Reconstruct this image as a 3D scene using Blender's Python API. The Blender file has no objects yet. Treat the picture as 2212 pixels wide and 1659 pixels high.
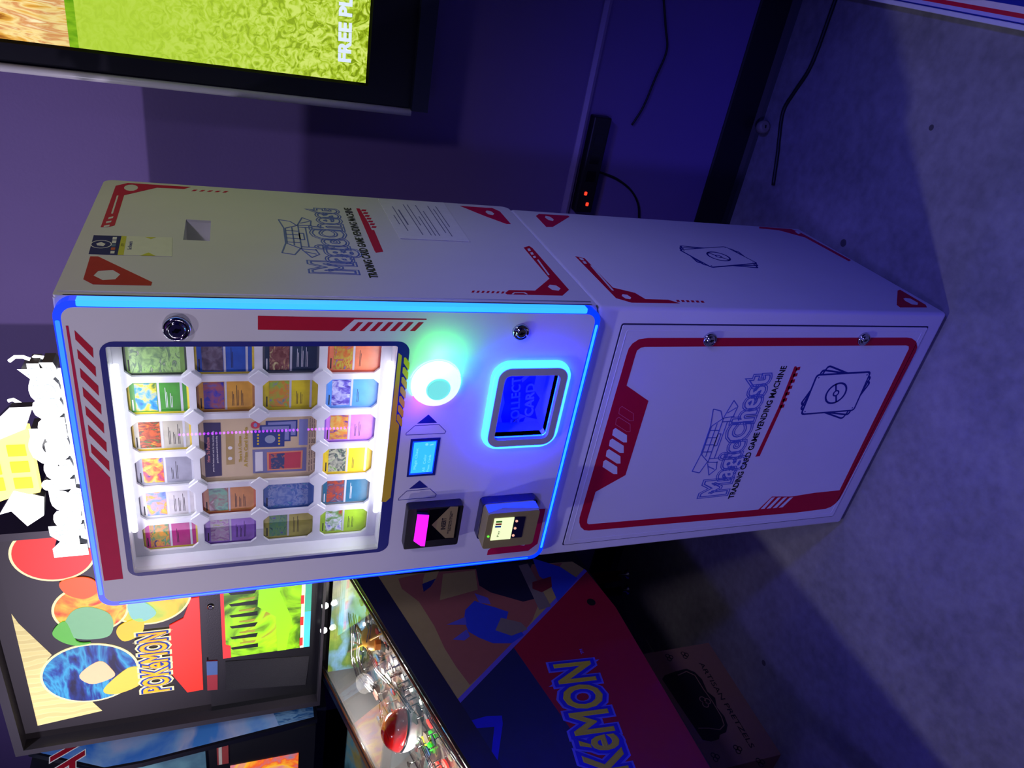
import bpy, bmesh, math, random
from mathutils import Vector, Matrix
from mathutils.geometry import tessellate_polygon
random.seed(7)
SC = bpy.context.scene
COL = SC.collection
V = Vector

# ------------------------------------------------------------------ camera
CAM = V((1.09744, -1.04554, 1.45158))
F_PX = 1574.22
R_ = ((0.165947, -0.307413, -0.936995), (0.852028, 0.523087, -0.020718), (0.496499, -0.794907, 0.348729))
RIGHT, UP, BACK = V(R_[0]), V(R_[1]), V(R_[2])
cd = bpy.data.cameras.new('camera')
cam = bpy.data.objects.new('camera', cd)
COL.objects.link(cam)
m = Matrix((RIGHT, UP, BACK)).transposed().to_4x4()
m.translation = CAM
cam.matrix_world = m
cd.sensor_fit = 'HORIZONTAL'
cd.sensor_width = 36.0
cd.lens = F_PX * 36.0 / 2212.0
cd.clip_start = 0.02
SC.camera = cam

# ------------------------------------------------------------------ world, lights, exposure
def lin(c):
    c = c / 255.0
    return c / 12.92 if c <= 0.04045 else ((c + 0.055) / 1.055) ** 2.4
def rgb(r, g, b): return (lin(r), lin(g), lin(b), 1.0)

SC.view_settings.view_transform = 'Standard'
SC.view_settings.look = 'None'
SC.view_settings.gamma = 1.0
SC.view_settings.exposure = 0.0
SC.view_settings.use_curve_mapping = False
w = bpy.data.worlds.new('world'); SC.world = w
w.use_nodes = True
w.node_tree.nodes['Background'].inputs[0].default_value = (0.04, 0.01, 1.0, 1)
w.node_tree.nodes['Background'].inputs[1].default_value = 0.03

def spot(name, loc, to, power, color, size=0.1, angle=120, blend=0.5):
    l = bpy.data.lights.new(name, 'SPOT'); l.energy = power; l.color = color
    l.shadow_soft_size = size; l.spot_size = math.radians(angle); l.spot_blend = blend
    o = bpy.data.objects.new(name, l); COL.objects.link(o); o.location = loc
    o.rotation_euler = (V(to) - V(loc)).to_track_quat('-Z', 'Y').to_euler(); return o
def area(name, loc, to, power, color, sx, sy):
    l = bpy.data.lights.new(name, 'AREA'); l.shape = 'RECTANGLE'; l.energy = power; l.color = color
    l.size = sx; l.size_y = sy
    o = bpy.data.objects.new(name, l); COL.objects.link(o); o.location = loc
    o.rotation_euler = (V(to) - V(loc)).to_track_quat('-Z', 'Y').to_euler(); return o
# ceiling lamp in front of the machine (its shadow of the machine falls 45 degrees to the right)
spot('ceiling_lamp_light', (-0.58, -1.15, 3.64), (0.3, -0.2, 0.3), 70, (0.82, 0.78, 1.0), 0.06, 130, 0.6)
# low purple wash from far left front, over the machine onto the back wall
spot('purple_wash_light', (-4.4, -4.2, 2.3), (0.6, 0.85, 2.15), 540, (0.86, 0.72, 1.0), 0.05, 26, 1.0)
# soft pale fill added on the right to whiten the machine's side
spot('side_fill_light', (2.3, -1.5, 2.9), (0.35, 0.15, 1.25), 62, (0.80, 0.70, 1.0), 0.15, 38, 1.0)
# spot added overhead to brighten the second pinball machine's side picture
spot('sea_picture_fill_light', (-0.35, -0.9, 3.5), (-1.12, 0.45, 1.7), 170, (0.85, 0.88, 1.0), 0.06, 24, 0.6)
# blue fill spots added to tint the machine's side, front and the floor
spot('blue_side_fill', (2.0, -0.7, 2.5), (0.6, 0.12, 0.30), 105, (0.08, 0.08, 1.0), 0.08, 42, 1.0)
spot('blue_front_fill', (0.4, -3.1, 2.3), (0.1, -0.2, 0.3), 110, (0.16, 0.13, 1.0), 0.1, 42, 1.0)
spot('blue_floor_fill', (1.9, -2.0, 2.8), (0.9, -0.75, 0.0), 75, (0.1, 0.08, 1.0), 0.1, 46, 0.8)

# ------------------------------------------------------------------ materials
MATS = {}
def mat(name, c, rough=0.5, metal=0.0, emit=None, es=0.0, noise=None, coat=0.0, spec=0.5, bump=0.0, bscale=80):
    if name in MATS: return MATS[name]
    M = bpy.data.materials.new(name); M.use_nodes = True
    nt = M.node_tree; b = nt.nodes['Principled BSDF']
    b.inputs['Base Color'].default_value = c
    b.inputs['Roughness'].default_value = rough
    b.inputs['Metallic'].default_value = metal
    b.inputs['Coat Weight'].default_value = coat
    b.inputs['Specular IOR Level'].default_value = spec
    if emit is not None:
        b.inputs['Emission Color'].default_value = emit
        b.inputs['Emission Strength'].default_value = es
    tc = nt.nodes.new('ShaderNodeTexCoord')
    n = nt.nodes.new('ShaderNodeTexNoise')
    sc, amt = noise if noise else (60.0, 0.03)
    n.inputs['Scale'].default_value = sc; n.inputs['Detail'].default_value = 6
    nt.links.new(tc.outputs['Object'], n.inputs['Vector'])
    r = nt.nodes.new('ShaderNodeValToRGB')
    r.color_ramp.elements[0].position = 0.3; r.color_ramp.elements[1].position = 0.7
    r.color_ramp.elements[0].color = tuple(x * (1 - amt) for x in c[:3]) + (1,)
    r.color_ramp.elements[1].color = tuple(min(1, x * (1 + amt)) for x in c[:3]) + (1,)
    nt.links.new(n.outputs['Fac'], r.inputs['Fac'])
    nt.links.new(r.outputs['Color'], b.inputs['Base Color'])
    if bump:
        n2 = nt.nodes.new('ShaderNodeTexNoise'); n2.inputs['Scale'].default_value = bscale
        nt.links.new(tc.outputs['Object'], n2.inputs['Vector'])
        bp = nt.nodes.new('ShaderNodeBump'); bp.inputs['Strength'].default_value = bump; bp.inputs['Distance'].default_value = 0.002
        nt.links.new(n2.outputs['Fac'], bp.inputs['Height']); nt.links.new(bp.outputs['Normal'], b.inputs['Normal'])
    MATS[name] = M; return M

def ramp_mat(name, cols, scale=20, stretch=(1, 1, 1), rough=0.4, es=0.0, distort=0.0, kind='noise', pos=None, coat=0.0):
    """procedural picture: noise through a colour ramp; es>0 makes it a lit print or a screen"""
    if name in MATS: return MATS[name]
    M = bpy.data.materials.new(name); M.use_nodes = True
    nt = M.node_tree; b = nt.nodes['Principled BSDF']
    tc = nt.nodes.new('ShaderNodeTexCoord'); mp = nt.nodes.new('ShaderNodeMapping')
    mp.inputs['Scale'].default_value = stretch
    nt.links.new(tc.outputs['Object'], mp.inputs['Vector'])
    if kind == 'noise':
        n = nt.nodes.new('ShaderNodeTexNoise'); n.inputs['Detail'].default_value = 5; n.inputs['Distortion'].default_value = distort; out = n.outputs['Fac']
    elif kind == 'voronoi':
        n = nt.nodes.new('ShaderNodeTexVoronoi'); out = n.outputs['Distance']
    else:
        n = nt.nodes.new('ShaderNodeTexWave'); n.inputs['Distortion'].default_value = distort; n.inputs['Detail'].default_value = 3; n.inputs['Detail Scale'].default_value = 1.5; out = n.outputs['Fac']
    n.inputs['Scale'].default_value = scale
    nt.links.new(mp.outputs['Vector'], n.inputs['Vector'])
    r = nt.nodes.new('ShaderNodeValToRGB'); cr = r.color_ramp
    k = len(cols)
    pos = pos or [0.3 + 0.4 * i / (k - 1) for i in range(k)]
    cr.elements[0].position = pos[0]; cr.elements[0].color = cols[0]
    cr.elements[1].position = pos[-1]; cr.elements[1].color = cols[-1]
    for i in range(1, k - 1):
        e = cr.elements.new(pos[i]); e.color = cols[i]
    nt.links.new(out, r.inputs['Fac'])
    nt.links.new(r.outputs['Color'], b.inputs['Base Color'])
    b.inputs['Roughness'].default_value = rough; b.inputs['Coat Weight'].default_value = coat
    if es > 0:
        nt.links.new(r.outputs['Color'], b.inputs['Emission Color'])
        b.inputs['Emission Strength'].default_value = es
    MATS[name] = M; return M

def lit(name, c, s, base=None):
    if name in MATS: return MATS[name]
    M = mat(name, base or c, 0.4, emit=c, es=s); return M

def glass_mat(name, tint=(1, 1, 1, 1), refl=1.0, rough=0.0):
    if name in MATS: return MATS[name]
    M = bpy.data.materials.new(name); M.use_nodes = True
    nt = M.node_tree; nt.nodes.remove(nt.nodes['Principled BSDF'])
    o = nt.nodes['Material Output']
    t = nt.nodes.new('ShaderNodeBsdfTransparent'); t.inputs[0].default_value = tint
    g = nt.nodes.new('ShaderNodeBsdfGlossy'); g.inputs['Roughness'].default_value = rough
    f = nt.nodes.new('ShaderNodeFresnel')
    ge = nt.nodes.new('ShaderNodeNewGeometry'); mr = nt.nodes.new('ShaderNodeMapRange')   # same reflectance from both faces of the sheet
    mr.inputs[3].default_value = 1.5; mr.inputs[4].default_value = 1/1.5
    nt.links.new(ge.outputs['Backfacing'], mr.inputs[0]); nt.links.new(mr.outputs[0], f.inputs['IOR'])
    mu = nt.nodes.new('ShaderNodeMath'); mu.operation = 'MULTIPLY'; mu.inputs[1].default_value = refl
    mx = nt.nodes.new('ShaderNodeMixShader')
    nt.links.new(f.outputs[0], mu.inputs[0]); nt.links.new(mu.outputs[0], mx.inputs[0])
    nt.links.new(t.outputs[0], mx.inputs[1]); nt.links.new(g.outputs[0], mx.inputs[2])
    nt.links.new(mx.outputs[0], o.inputs['Surface'])
    MATS[name] = M; return M

WHITE = mat('white_powder_coat', (0.74, 0.74, 0.74, 1), 0.5, noise=(8, 0.02), spec=0.3)
WHITE2 = mat('white_plastic', (0.8, 0.8, 0.82, 1), 0.45)
RED = mat('red_print', rgb(190, 14, 50), 0.6, spec=0.2)
REDM = mat('crimson_print', rgb(200, 16, 72), 0.6, spec=0.2)
NAVY = mat('navy_print', rgb(16, 28, 125), 0.45, spec=.3)
BLACKP = mat('black_print', rgb(16, 16, 24), 0.4)
OUTL = mat('blue_outline_print', rgb(84, 104, 190), 0.5)
BLACK = mat('black_plastic', rgb(20, 20, 24), 0.4, bump=0.1, bscale=300)
GLOSSB = mat('gloss_black', rgb(10, 10, 14), 0.12)
CHROME = mat('chrome', (0.55, 0.55, 0.6, 1), 0.12, 1.0)
STEEL = mat('steel', (0.4, 0.4, 0.45, 1), 0.3, 1.0)
GLASS = glass_mat('clear_glass', (0.97, 0.97, 0.99, 1), 1.0)
CARDGLASS = glass_mat('playfield_glass', (0.93, 0.93, 0.95, 1), 1.1)

# ------------------------------------------------------------------ frames (planes that carry graphics)
class Frame:
    def __init__(s, o, u, v):
        s.o = V(o); s.u = V(u).normalized(); s.v = V(v).normalized(); s.n = s.u.cross(s.v)
    def P(s, u, v, d=0.0): return s.o + s.u * u + s.v * v + s.n * d
    def px(s, x, y, d=0.0):
        """photo pixel -> (u, v) on this plane (offset d along its normal)"""
        ray = RIGHT * ((x - 1106) / F_PX) - UP * ((y - 829.5) / F_PX) - BACK
        q = s.o + s.n * d
        t = (q - CAM).dot(s.n) / ray.dot(s.n)
        h = CAM + ray * t - s.o
        return (h.dot(s.u), h.dot(s.v))
    def poly(s, pts): return [s.px(*p) for p in pts]
W = 0.60; HL = 0.857; HT = 1.690; D = 0.524; YF = -0.017
XL, XR = 0.014, 0.604
UF = Frame((0, YF, 0), (1, 0, 0), (0, 0, 1))      # upper front, normal -Y
LF = Frame((0, -0.002, 0), (1, 0, 0), (0, 0, 1))      # lower door front
US = Frame((XR, 0, 0), (0, 1, 0), (0, 0, 1))      # upper right side, normal +X
LS = Frame((W, 0, 0), (0, 1, 0), (0, 0, 1))
PS = Frame((-0.35, 0, 0), (0, 1, 0), (0, 0, 1))   # pinball cabinet side
BB = Frame((0, 0.5, 0), (1, 0, 0), (0, 0, 1))     # back glass
JS = Frame((-1.12, 0, 0), (0, 1, 0), (0, 0, 1))   # second pinball backbox side

# ------------------------------------------------------------------ mesh builder
class MB:
    def __init__(s): s.v = []; s.f = []; s.m = []; s.mats = []; s.sm = []
    def mi(s, M):
        if M not in s.mats: s.mats.append(M)
        return s.mats.index(M)
    def add(s, vs, fs, M, smooth=False):
        b = len(s.v); s.v += [tuple(p) for p in vs]; k = s.mi(M)
        for f in fs: s.f.append([b + i for i in f]); s.m.append(k); s.sm.append(smooth)
        return s
    def box(s, a, b, M):
        (x0, y0, z0), (x1, y1, z1) = a, b
        vs = [(x0,y0,z0),(x1,y0,z0),(x1,y1,z0),(x0,y1,z0),(x0,y0,z1),(x1,y0,z1),(x1,y1,z1),(x0,y1,z1)]
        return s.add(vs, [(0,3,2,1),(4,5,6,7),(0,1,5,4),(1,2,6,5),(2,3,7,6),(3,0,4,7)], M)
    def rbox(s, a, b, r, M, seg=4):
        bm = bmesh.new(); bmesh.ops.create_cube(bm, size=1)
        for v in bm.verts: v.co = V(((a[0]+b[0])/2+v.co.x*(b[0]-a[0]), (a[1]+b[1])/2+v.co.y*(b[1]-a[1]), (a[2]+b[2])/2+v.co.z*(b[2]-a[2])))
        bmesh.ops.bevel(bm, geom=list(bm.edges), offset=r, segments=seg, profile=.5, affect='EDGES')
        bm.verts.index_update(); s.add([v.co.copy() for v in bm.verts], [[v.index for v in f.verts] for f in bm.faces], M, True); bm.free(); return s
    def prism(s, fr, loops, d0, d1, M, smooth=False, side=None):
        """loops[0] outer, the others holes, in frame (u,v); extruded from d0 to d1 along the normal"""
        if isinstance(loops[0][0], (int, float)): loops = [loops]
        def area2(l): return sum(l[i][0]*l[(i+1)%len(l)][1]-l[(i+1)%len(l)][0]*l[i][1] for i in range(len(l)))
        ls = []
        for i, l in enumerate(loops):
            l = list(l)
            if (area2(l) > 0) != (i == 0): l.reverse()
            ls.append(l)
        flat = [p for l in ls for p in l]; n = len(flat)
        tri = tessellate_polygon([[V((p[0], p[1], 0)) for p in l] for l in ls])
        top = []
        for t in tri:
            a, b, c = [flat[i] for i in t]
            cr = (b[0]-a[0])*(c[1]-a[1])-(b[1]-a[1])*(c[0]-a[0])
            if abs(cr) < 1e-14: continue
            top.append(tuple(t) if cr > 0 else (t[0], t[2], t[1]))
        vt = [fr.P(p[0], p[1], d1) for p in flat]
        vb = [fr.P(p[0], p[1], d0) for p in flat]
        s.add(vt + vb, top + [(a+n, c+n, b+n) for a, b, c in top], M)
        base = 0; sf = []
        for l in ls:
            k = len(l)
            for i in range(k):
                j = (i + 1) % k
                sf.append((base+i, base+i+n, base+j+n, base+j))
            base += k
        s.add(vt + vb, sf, side or M, smooth)
        return s
    def decal(s, fr, pts, M, lay=1, holes=()):
        return s.prism(fr, [fr.poly(pts)] + [h if isinstance(h[0], tuple) and h and isinstance(h, tuple) else fr.poly(h) for h in holes], 0.00003, 0.0003 * lay, M)
    def tube(s, path, r, M, seg=8, closed=False, smooth=True):
        path = [V(p) for p in path]; n = len(path); vs = []; fs = []
        prev = None
        for i, p in enumerate(path):
            if closed: t = path[(i+1) % n] - path[i-1]
            else: t = path[min(i+1, n-1)] - path[max(i-1, 0)]
            t.normalize()
            if prev is None:
                a = V((0, 0, 1)) if abs(t.z) < 0.9 else V((1, 0, 0)); x = t.cross(a).normalized()
            else: x = (prev - t * prev.dot(t)).normalized()
            prev = x; y = t.cross(x)
            for k in range(seg):
                an = 2*math.pi*k/seg; vs.append(p + (x*math.cos(an) + y*math.sin(an))*r)
        for i in range(n if closed else n-1):
            j = (i+1) % n
            for k in range(seg):
                l = (k+1) % seg; fs.append((i*seg+k, i*seg+l, j*seg+l, j*seg+k))
        if not closed: fs.append(tuple(range(seg))[::-1]); fs.append(tuple((n-1)*seg+k for k in range(seg)))
        return s.add(vs, fs, M, smooth)
    def lathe(s, o, ax, prof, M, seg=32, smooth=True, mats=None):
        """prof: list of (radius, height along ax)"""
        o = V(o); ax = V(ax).normalized(); a = V((0, 0, 1)) if abs(ax.z) < 0.9 else V((1, 0, 0))
        x = ax.cross(a).normalized(); y = ax.cross(x)
        vs = [o + ax*h + (x*math.cos(2*math.pi*k/seg) + y*math.sin(2*math.pi*k/seg))*r for r, h in prof for k in range(seg)]
        for i in range(len(prof)-1):
            fs = [(i*seg+k, i*seg+(k+1) % seg, (i+1)*seg+(k+1) % seg, (i+1)*seg+k) for k in range(seg)]
            s.add(vs, fs, mats[i] if mats else M, smooth)
        s.add(vs, [tuple((len(prof)-1)*seg+k for k in range(seg)), tuple(range(seg))[::-1]], mats[-1] if mats else M)
        return s
    def text(s, fr, body, pL, pR, h, M, d0=0.00003, d1=0.0004, bold=0.0, outline=None, uv=False, face=True, skew=0.0):
        """lettering along pL->pR (photo px, or plane uv with uv=True), cap height h metres"""
        a = V(pL if uv else fr.px(*pL)); b = V(pR if uv else fr.px(*pR))
        cu = bpy.data.curves.new('t', 'FONT'); cu.body = body; cu.size = 1; cu.offset = bold; cu.shear = skew
        cu.resolution_u = 3
        if outline: cu.fill_mode = 'NONE'; cu.bevel_depth = outline; cu.bevel_resolution = 0
        ob = bpy.data.objects.new('t', cu); COL.objects.link(ob)
        dg = bpy.context.evaluated_depsgraph_get(); me = bpy.data.meshes.new_from_object(ob.evaluated_get(dg))
        c2 = bpy.data.curves.new('t2', 'FONT'); c2.body = body; c2.size = 1; o2 = bpy.data.objects.new('t2', c2); COL.objects.link(o2)
        dg = bpy.context.evaluated_depsgraph_get(); m2 = bpy.data.meshes.new_from_object(o2.evaluated_get(dg))
        xs = [v.co.x for v in m2.vertices]; x0, x1 = min(xs), max(xs); cap = 0.7
        L = (b - a).length; e = (b - a).normalized(); nrm = V((-e.y, e.x)); sx = L/(x1-x0); sy = h/cap
        vs = []; 
        def pt(v):
            q = a + e*((v.co.x-x0)*sx) + nrm*(v.co.y*sy); return q
        if outline:
            for v in me.vertices:
                q = pt(v); vs.append(fr.P(q.x, q.y, d0 + (d1-d0)*(0.5+0.5*v.co.z/outline)))
            s.add(vs, [tuple(p.vertices) for p in me.polygons], M)
        else:
            n = len(me.vertices)
            # each glyph piece sits a hair higher than the one before, so overlapping outlines never coincide
            par = list(range(n))
            def find(i):
                while par[i] != i: par[i] = par[par[i]]; i = par[i]
                return i
            for p in me.polygons:
                for i in p.vertices[1:]: par[find(i)] = find(p.vertices[0])
            ids = {}
            for i in range(n): ids.setdefault(find(i), len(ids))
            stp = (d1-d0)*0.03
            for v in me.vertices: q = pt(v); vs.append(fr.P(q.x, q.y, d1 + stp*ids[find(v.index)]))
            for v in me.vertices: q = pt(v); vs.append(fr.P(q.x, q.y, d0))
            fs = [tuple(p.vertices) for p in me.polygons]
            cnt = {}
            for f in fs:
                for i in range(len(f)): cnt[(f[i], f[(i+1) % len(f)])] = 1
            side = [(i, i+n, j+n, j) for (i, j) in cnt if (j, i) not in cnt]
            s.add(vs, fs, M); s.add(vs, side, M)
        for o, c, me_ in ((ob, cu, me), (o2, c2, m2)):
            bpy.data.objects.remove(o); bpy.data.curves.remove(c); bpy.data.meshes.remove(me_)
        return s
    def fat(s, fr, body, a, b, h, M, r, d0, d1, **k):
        """lettering thickened by a stroke of relative radius r"""
        if r: s.text(fr, body, a, b, h, M, d0=d0-(d1-d0)*.9, d1=d1, outline=r, **k)
        s.text(fr, body, a, b, h, M, d0=d0, d1=d0+(d1-d0)*.55, **k); return s
    def build(s, name, parent=None, bevel=0.0, bseg=2):
        me = bpy.data.meshes.new(name); off = V((0, 0, 0))
        if parent is not None: off = WORLD[parent]
        me.from_pydata([tuple(V(p) - off) for p in s.v], [], s.f)
        for M in s.mats: me.materials.append(M)
        for i, p in enumerate(me.polygons):
            p.material_index = s.m[i]; p.use_smooth = s.sm[i]
        bm = bmesh.new(); bm.from_mesh(me); bmesh.ops.remove_doubles(bm, verts=bm.verts, dist=1e-6); bm.to_mesh(me); bm.free()
        me.validate(); me.update()
        o = bpy.data.objects.new(name, me); COL.objects.link(o)
        WORLD[o] = off.copy()
        if parent is not None:
            o.parent = parent; o.location = (0, 0, 0)
        if bevel:
            md = o.modifiers.new('bevel', 'BEVEL'); md.width = bevel; md.segments = bseg; md.limit_method = 'ANGLE'; md.angle_limit = math.radians(50)
        return o
WORLD = {}
def thing(name, label, cat, loc, group=None):
    o = bpy.data.objects.new(name, None); COL.objects.link(o); o.location = loc; o.empty_display_size = 0.05
    o['label'] = label; o['category'] = cat
    if group: o['group'] = group
    WORLD[o] = V(loc); return o
def tag(o, label, cat, group=None, kind=None):
    o['label'] = label; o['category'] = cat
    if group: o['group'] = group
    if kind: o['kind'] = kind
    return o
def struct(o): o['kind'] = 'structure'; return o
def rrect(u0, v0, u1, v1, r, n=6, rr=None):
    rs = rr or (r, r, r, r); out = []
    for (cx, cy, a0, q) in ((u1, v0, -90, rs[0]), (u1, v1, 0, rs[1]), (u0, v1, 90, rs[2]), (u0, v0, 180, rs[3])):
        sx = -1 if cx == u1 else 1; sy = -1 if cy == v1 else 1
        if q <= 1e-6: out.append((cx, cy)); continue
        for k in range(n+1):
            a = math.radians(a0 + 90*k/n); out.append((cx + sx*q + q*math.cos(a), cy + sy*q + q*math.sin(a)))
    return out
def ell(c, ru, rv=None, n=20, ph=0): rv = rv or ru; return [(c[0]+ru*math.cos(2*math.pi*k/n+ph), c[1]+rv*math.sin(2*math.pi*k/n+ph)) for k in range(n)]
def hexa(fr, cx, cy, ru, rv=None): return ell(fr.px(cx, cy), ru, rv or ru*0.8, 6, 0.3)
def rot(pts, c, deg):
    a = math.radians(deg); return [(c[0]+(x-c[0])*math.cos(a)-(y-c[1])*math.sin(a), c[1]+(x-c[0])*math.sin(a)+(y-c[1])*math.cos(a)) for x, y in pts]
def smooth(pts, n=5):
    out = []; k = len(pts)
    for i in range(k):
        p0, p1, p2, p3 = [V(pts[(i+j) % k]) for j in (-1, 0, 1, 2)]
        for q in range(n):
            t = q/n; out.append(tuple(.5*((2*p1)+(p2-p0)*t+(2*p0-5*p1+4*p2-p3)*t*t+(3*p1-p0-3*p2+p3)*t**3)))
    return out
def line(mb, fr, a, b, wd, M, d1=0.0004):
    a = V(a); b = V(b); e = (b-a).normalized(); n = V((-e.y, e.x))*wd/2
    mb.prism(fr, [tuple(a-n), tuple(b-n), tuple(b+n), tuple(a+n)], 0.00003, d1, M)
def stroke(mb, fr, pts, wd, M, d1=0.0004, closed=True):
    k = len(pts)
    for i in range(k if closed else k-1): line(mb, fr, pts[i], pts[(i+1) % k], wd, M, d1)
def ring(mb, fr, outer, inner, d0, d1, M): mb.prism(fr, [outer, inner], d0, d1, M)

#SECTION room
# ================================================================== room shell
def concrete():
    M = bpy.data.materials.new('polished_concrete'); M.use_nodes = True
    nt = M.node_tree; b = nt.nodes['Principled BSDF']
    tc = nt.nodes.new('ShaderNodeTexCoord')
    n1 = nt.nodes.new('ShaderNodeTexNoise'); n1.inputs['Scale'].default_value = 3.5; n1.inputs['Detail'].default_value = 10; n1.inputs['Roughness'].default_value = 0.65
    n2 = nt.nodes.new('ShaderNodeTexNoise'); n2.inputs['Scale'].default_value = 38; n2.inputs['Detail'].default_value = 8
    mx = nt.nodes.new('ShaderNodeMix'); mx.data_type = 'FLOAT'; mx.inputs[0].default_value = 0.35
    for n in (n1, n2): nt.links.new(tc.outputs['Object'], n.inputs['Vector'])
    nt.links.new(n1.outputs['Fac'], mx.inputs[2]); nt.links.new(n2.outputs['Fac'], mx.inputs[3])
    r = nt.nodes.new('ShaderNodeValToRGB'); r.color_ramp.elements[0].position = 0.36; r.color_ramp.elements[1].position = 0.66
    r.color_ramp.elements[0].color = (0.17, 0.165, 0.16, 1); r.color_ramp.elements[1].color = (0.33, 0.32, 0.31, 1)
    nt.links.new(mx.outputs[0], r.inputs['Fac'])
    v = nt.nodes.new('ShaderNodeTexVoronoi'); v.inputs['Scale'].default_value = 3.1
    nt.links.new(tc.outputs['Object'], v.inputs['Vector'])
    g = nt.nodes.new('ShaderNodeMath'); g.operation = 'GREATER_THAN'; g.inputs[1].default_value = 0.035
    nt.links.new(v.outputs['Distance'], g.inputs[0])
    m2 = nt.nodes.new('ShaderNodeMix'); m2.data_type = 'RGBA'
    m2.inputs[6].default_value = (0.07, 0.065, 0.07, 1)
    nt.links.new(g.outputs[0], m2.inputs[0]); nt.links.new(r.outputs['Color'], m2.inputs[7])
    nt.links.new(m2.outputs[2], b.inputs['Base Color']); b.inputs['Roughness'].default_value = 0.5
    bp = nt.nodes.new('ShaderNodeBump'); bp.inputs['Strength'].default_value = 0.25; bp.inputs['Distance'].default_value = 0.003
    nt.links.new(n2.outputs['Fac'], bp.inputs['Height']); nt.links.new(bp.outputs['Normal'], b.inputs['Normal'])
    return M
YW = 0.85
mb = MB(); mb.box((-4, -5, -0.1), (4, YW + 0.1, 0), concrete()); struct(mb.build('floor'))
WALLP = mat('purple_wall_paint', (0.18, 0.12, 0.37, 1), 0.6, noise=(2, 0.05), bump=0.15, bscale=120)
mb = MB(); mb.box((-4, YW, 0), (4, YW + 0.1, 3.7), WALLP); struct(mb.build('wall_back'))
mb = MB(); mb.box((-4, -5, 3.7), (4, YW + 0.1, 3.8), mat('black_ceiling_paint', rgb(25, 25, 30), 0.8)); struct(mb.build('ceiling'))
BASEB = mat('black_vinyl_base', rgb(16, 18, 22), 0.5)
fr_base = Frame((-4, 0, 0), (0, 1, 0), (0, 0, 1))
mb = MB(); mb.prism(Frame((-4, YW, 0), (0, -1, 0), (0, 0, 1)), [(0.0, 0.0), (0.02, 0.0), (0.012, 0.008), (0.005, 0.02), (0.005, 0.113), (0.003, 0.118), (0, 0.118)], 0, -8, BASEB)
struct(mb.build('baseboard_back'))
TRIM = mat('painted_trim', (0.3, 0.22, 0.44, 1), 0.35)
mb = MB(); mb.prism(Frame((-4, YW, 0.553), (0, -1, 0), (0, 0, 1)), [(0, 0), (0.008, 0), (0.011, 0.008), (0.008, 0.015), (0.006, 0.02), (0, 0.02)], 0, -8, TRIM)
struct(mb.build('trim_1'))
#SECTION vending
# ================================================================== vending machine
vm = thing('vending_machine', 'white trading card vending machine with glowing blue edge and lit card window', 'vending machine', (0.3, 0.25, 0))
# ---- base cabinet
mb = MB(); mb.box((0.03, 0.03, 0), (W-0.03, D-0.03, 0.012), BLACK)
mb.build('foot_plinth', vm)
mb = MB(); mb.rbox((0, 0, 0.010), (W, D, HL-0.001), .009, WHITE)
def bracket(mb, fr, out, hole=None, slashes=(), wins=(), M=RED):
    mb.prism(fr, [fr.poly(out)] + ([hole] if hole else []), 0.00003, 0.0004, M)
    for q in slashes: mb.decal(fr, q, M)
    for q in wins: mb.decal(fr, q, WHITE, 2)
def slash_row(x0, y0, x1, y1, n, w_, h_, sl):
    out = []
    for k in range(n):
        t = k/(n-1); x = x0+(x1-x0)*t; y = y0+(y1-y0)*t
        out.append([(x, y+h_), (x+sl, y), (x+sl+w_, y), (x+w_, y+h_)])
    return out
def card_emblem(mb, fr, c, wd, hh, tilt, M):
    for k, (dt, sc) in enumerate(((-20, 1.0), (-10, 1.0))):
        o = rot(rrect(c[0]-wd/2, c[1]-hh/2, c[0]+wd/2, c[1]+hh/2, 0.008, 4), c, tilt+dt)
        i = rot(rrect(c[0]-wd/2+.0042, c[1]-hh/2+.0042, c[0]+wd/2-.0042, c[1]+hh/2-.0042, 0.006, 4), c, tilt+dt)
        mb.prism(fr, [o, i], 0.00003, 0.0003+0.0001*k, M)
        mb.prism(fr, [i], 0.00003, 0.00015+0.0001*k, WHITE)
    o = rot(rrect(c[0]-wd/2, c[1]-hh/2, c[0]+wd/2, c[1]+hh/2, 0.008, 4), c, tilt)
    i = rot(rrect(c[0]-wd/2+.0042, c[1]-hh/2+.0042, c[0]+wd/2-.0042, c[1]+hh/2-.0042, 0.006, 4), c, tilt)
    mb.prism(fr, [o], 0.00003, 0.0006, M)
    mb.prism(fr, [i], 0.00003, 0.0008, WHITE)
    r = wd*0.27
    mb.prism(fr, [ell(c, r, n=32), ell(c, r-.0045, n=32)], 0.0008, 0.0011, M)
    mb.prism(fr, [ell(c, r*.3, n=16), ell(c, r*.3-.0035, n=16)], 0.0008, 0.0011, M)
    for sg in (-1, 1):
        a = rot([(c[0]+sg*r*.3, c[1]), (c[0]+sg*r*.97, c[1])], c, tilt+25)
        a = V(a[0]), V(a[1]); e = (a[1]-a[0]).normalized(); n = V((-e.y, e.x))*.002
        mb.prism(fr, [tuple(a[0]-n), tuple(a[1]-n), tuple(a[1]+n), tuple(a[0]+n)], 0.0008, 0.0011, M)
    for sx in (-1, 1):
        for sy in (-1, 1):
            q = rot([(c[0]+sx*(wd/2-.009), c[1]+sy*(hh/2-.009))], c, tilt)[0]
            mb.prism(fr, [ell(q, .0018, n=8)], 0.0008, 0.0011, M)
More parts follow.
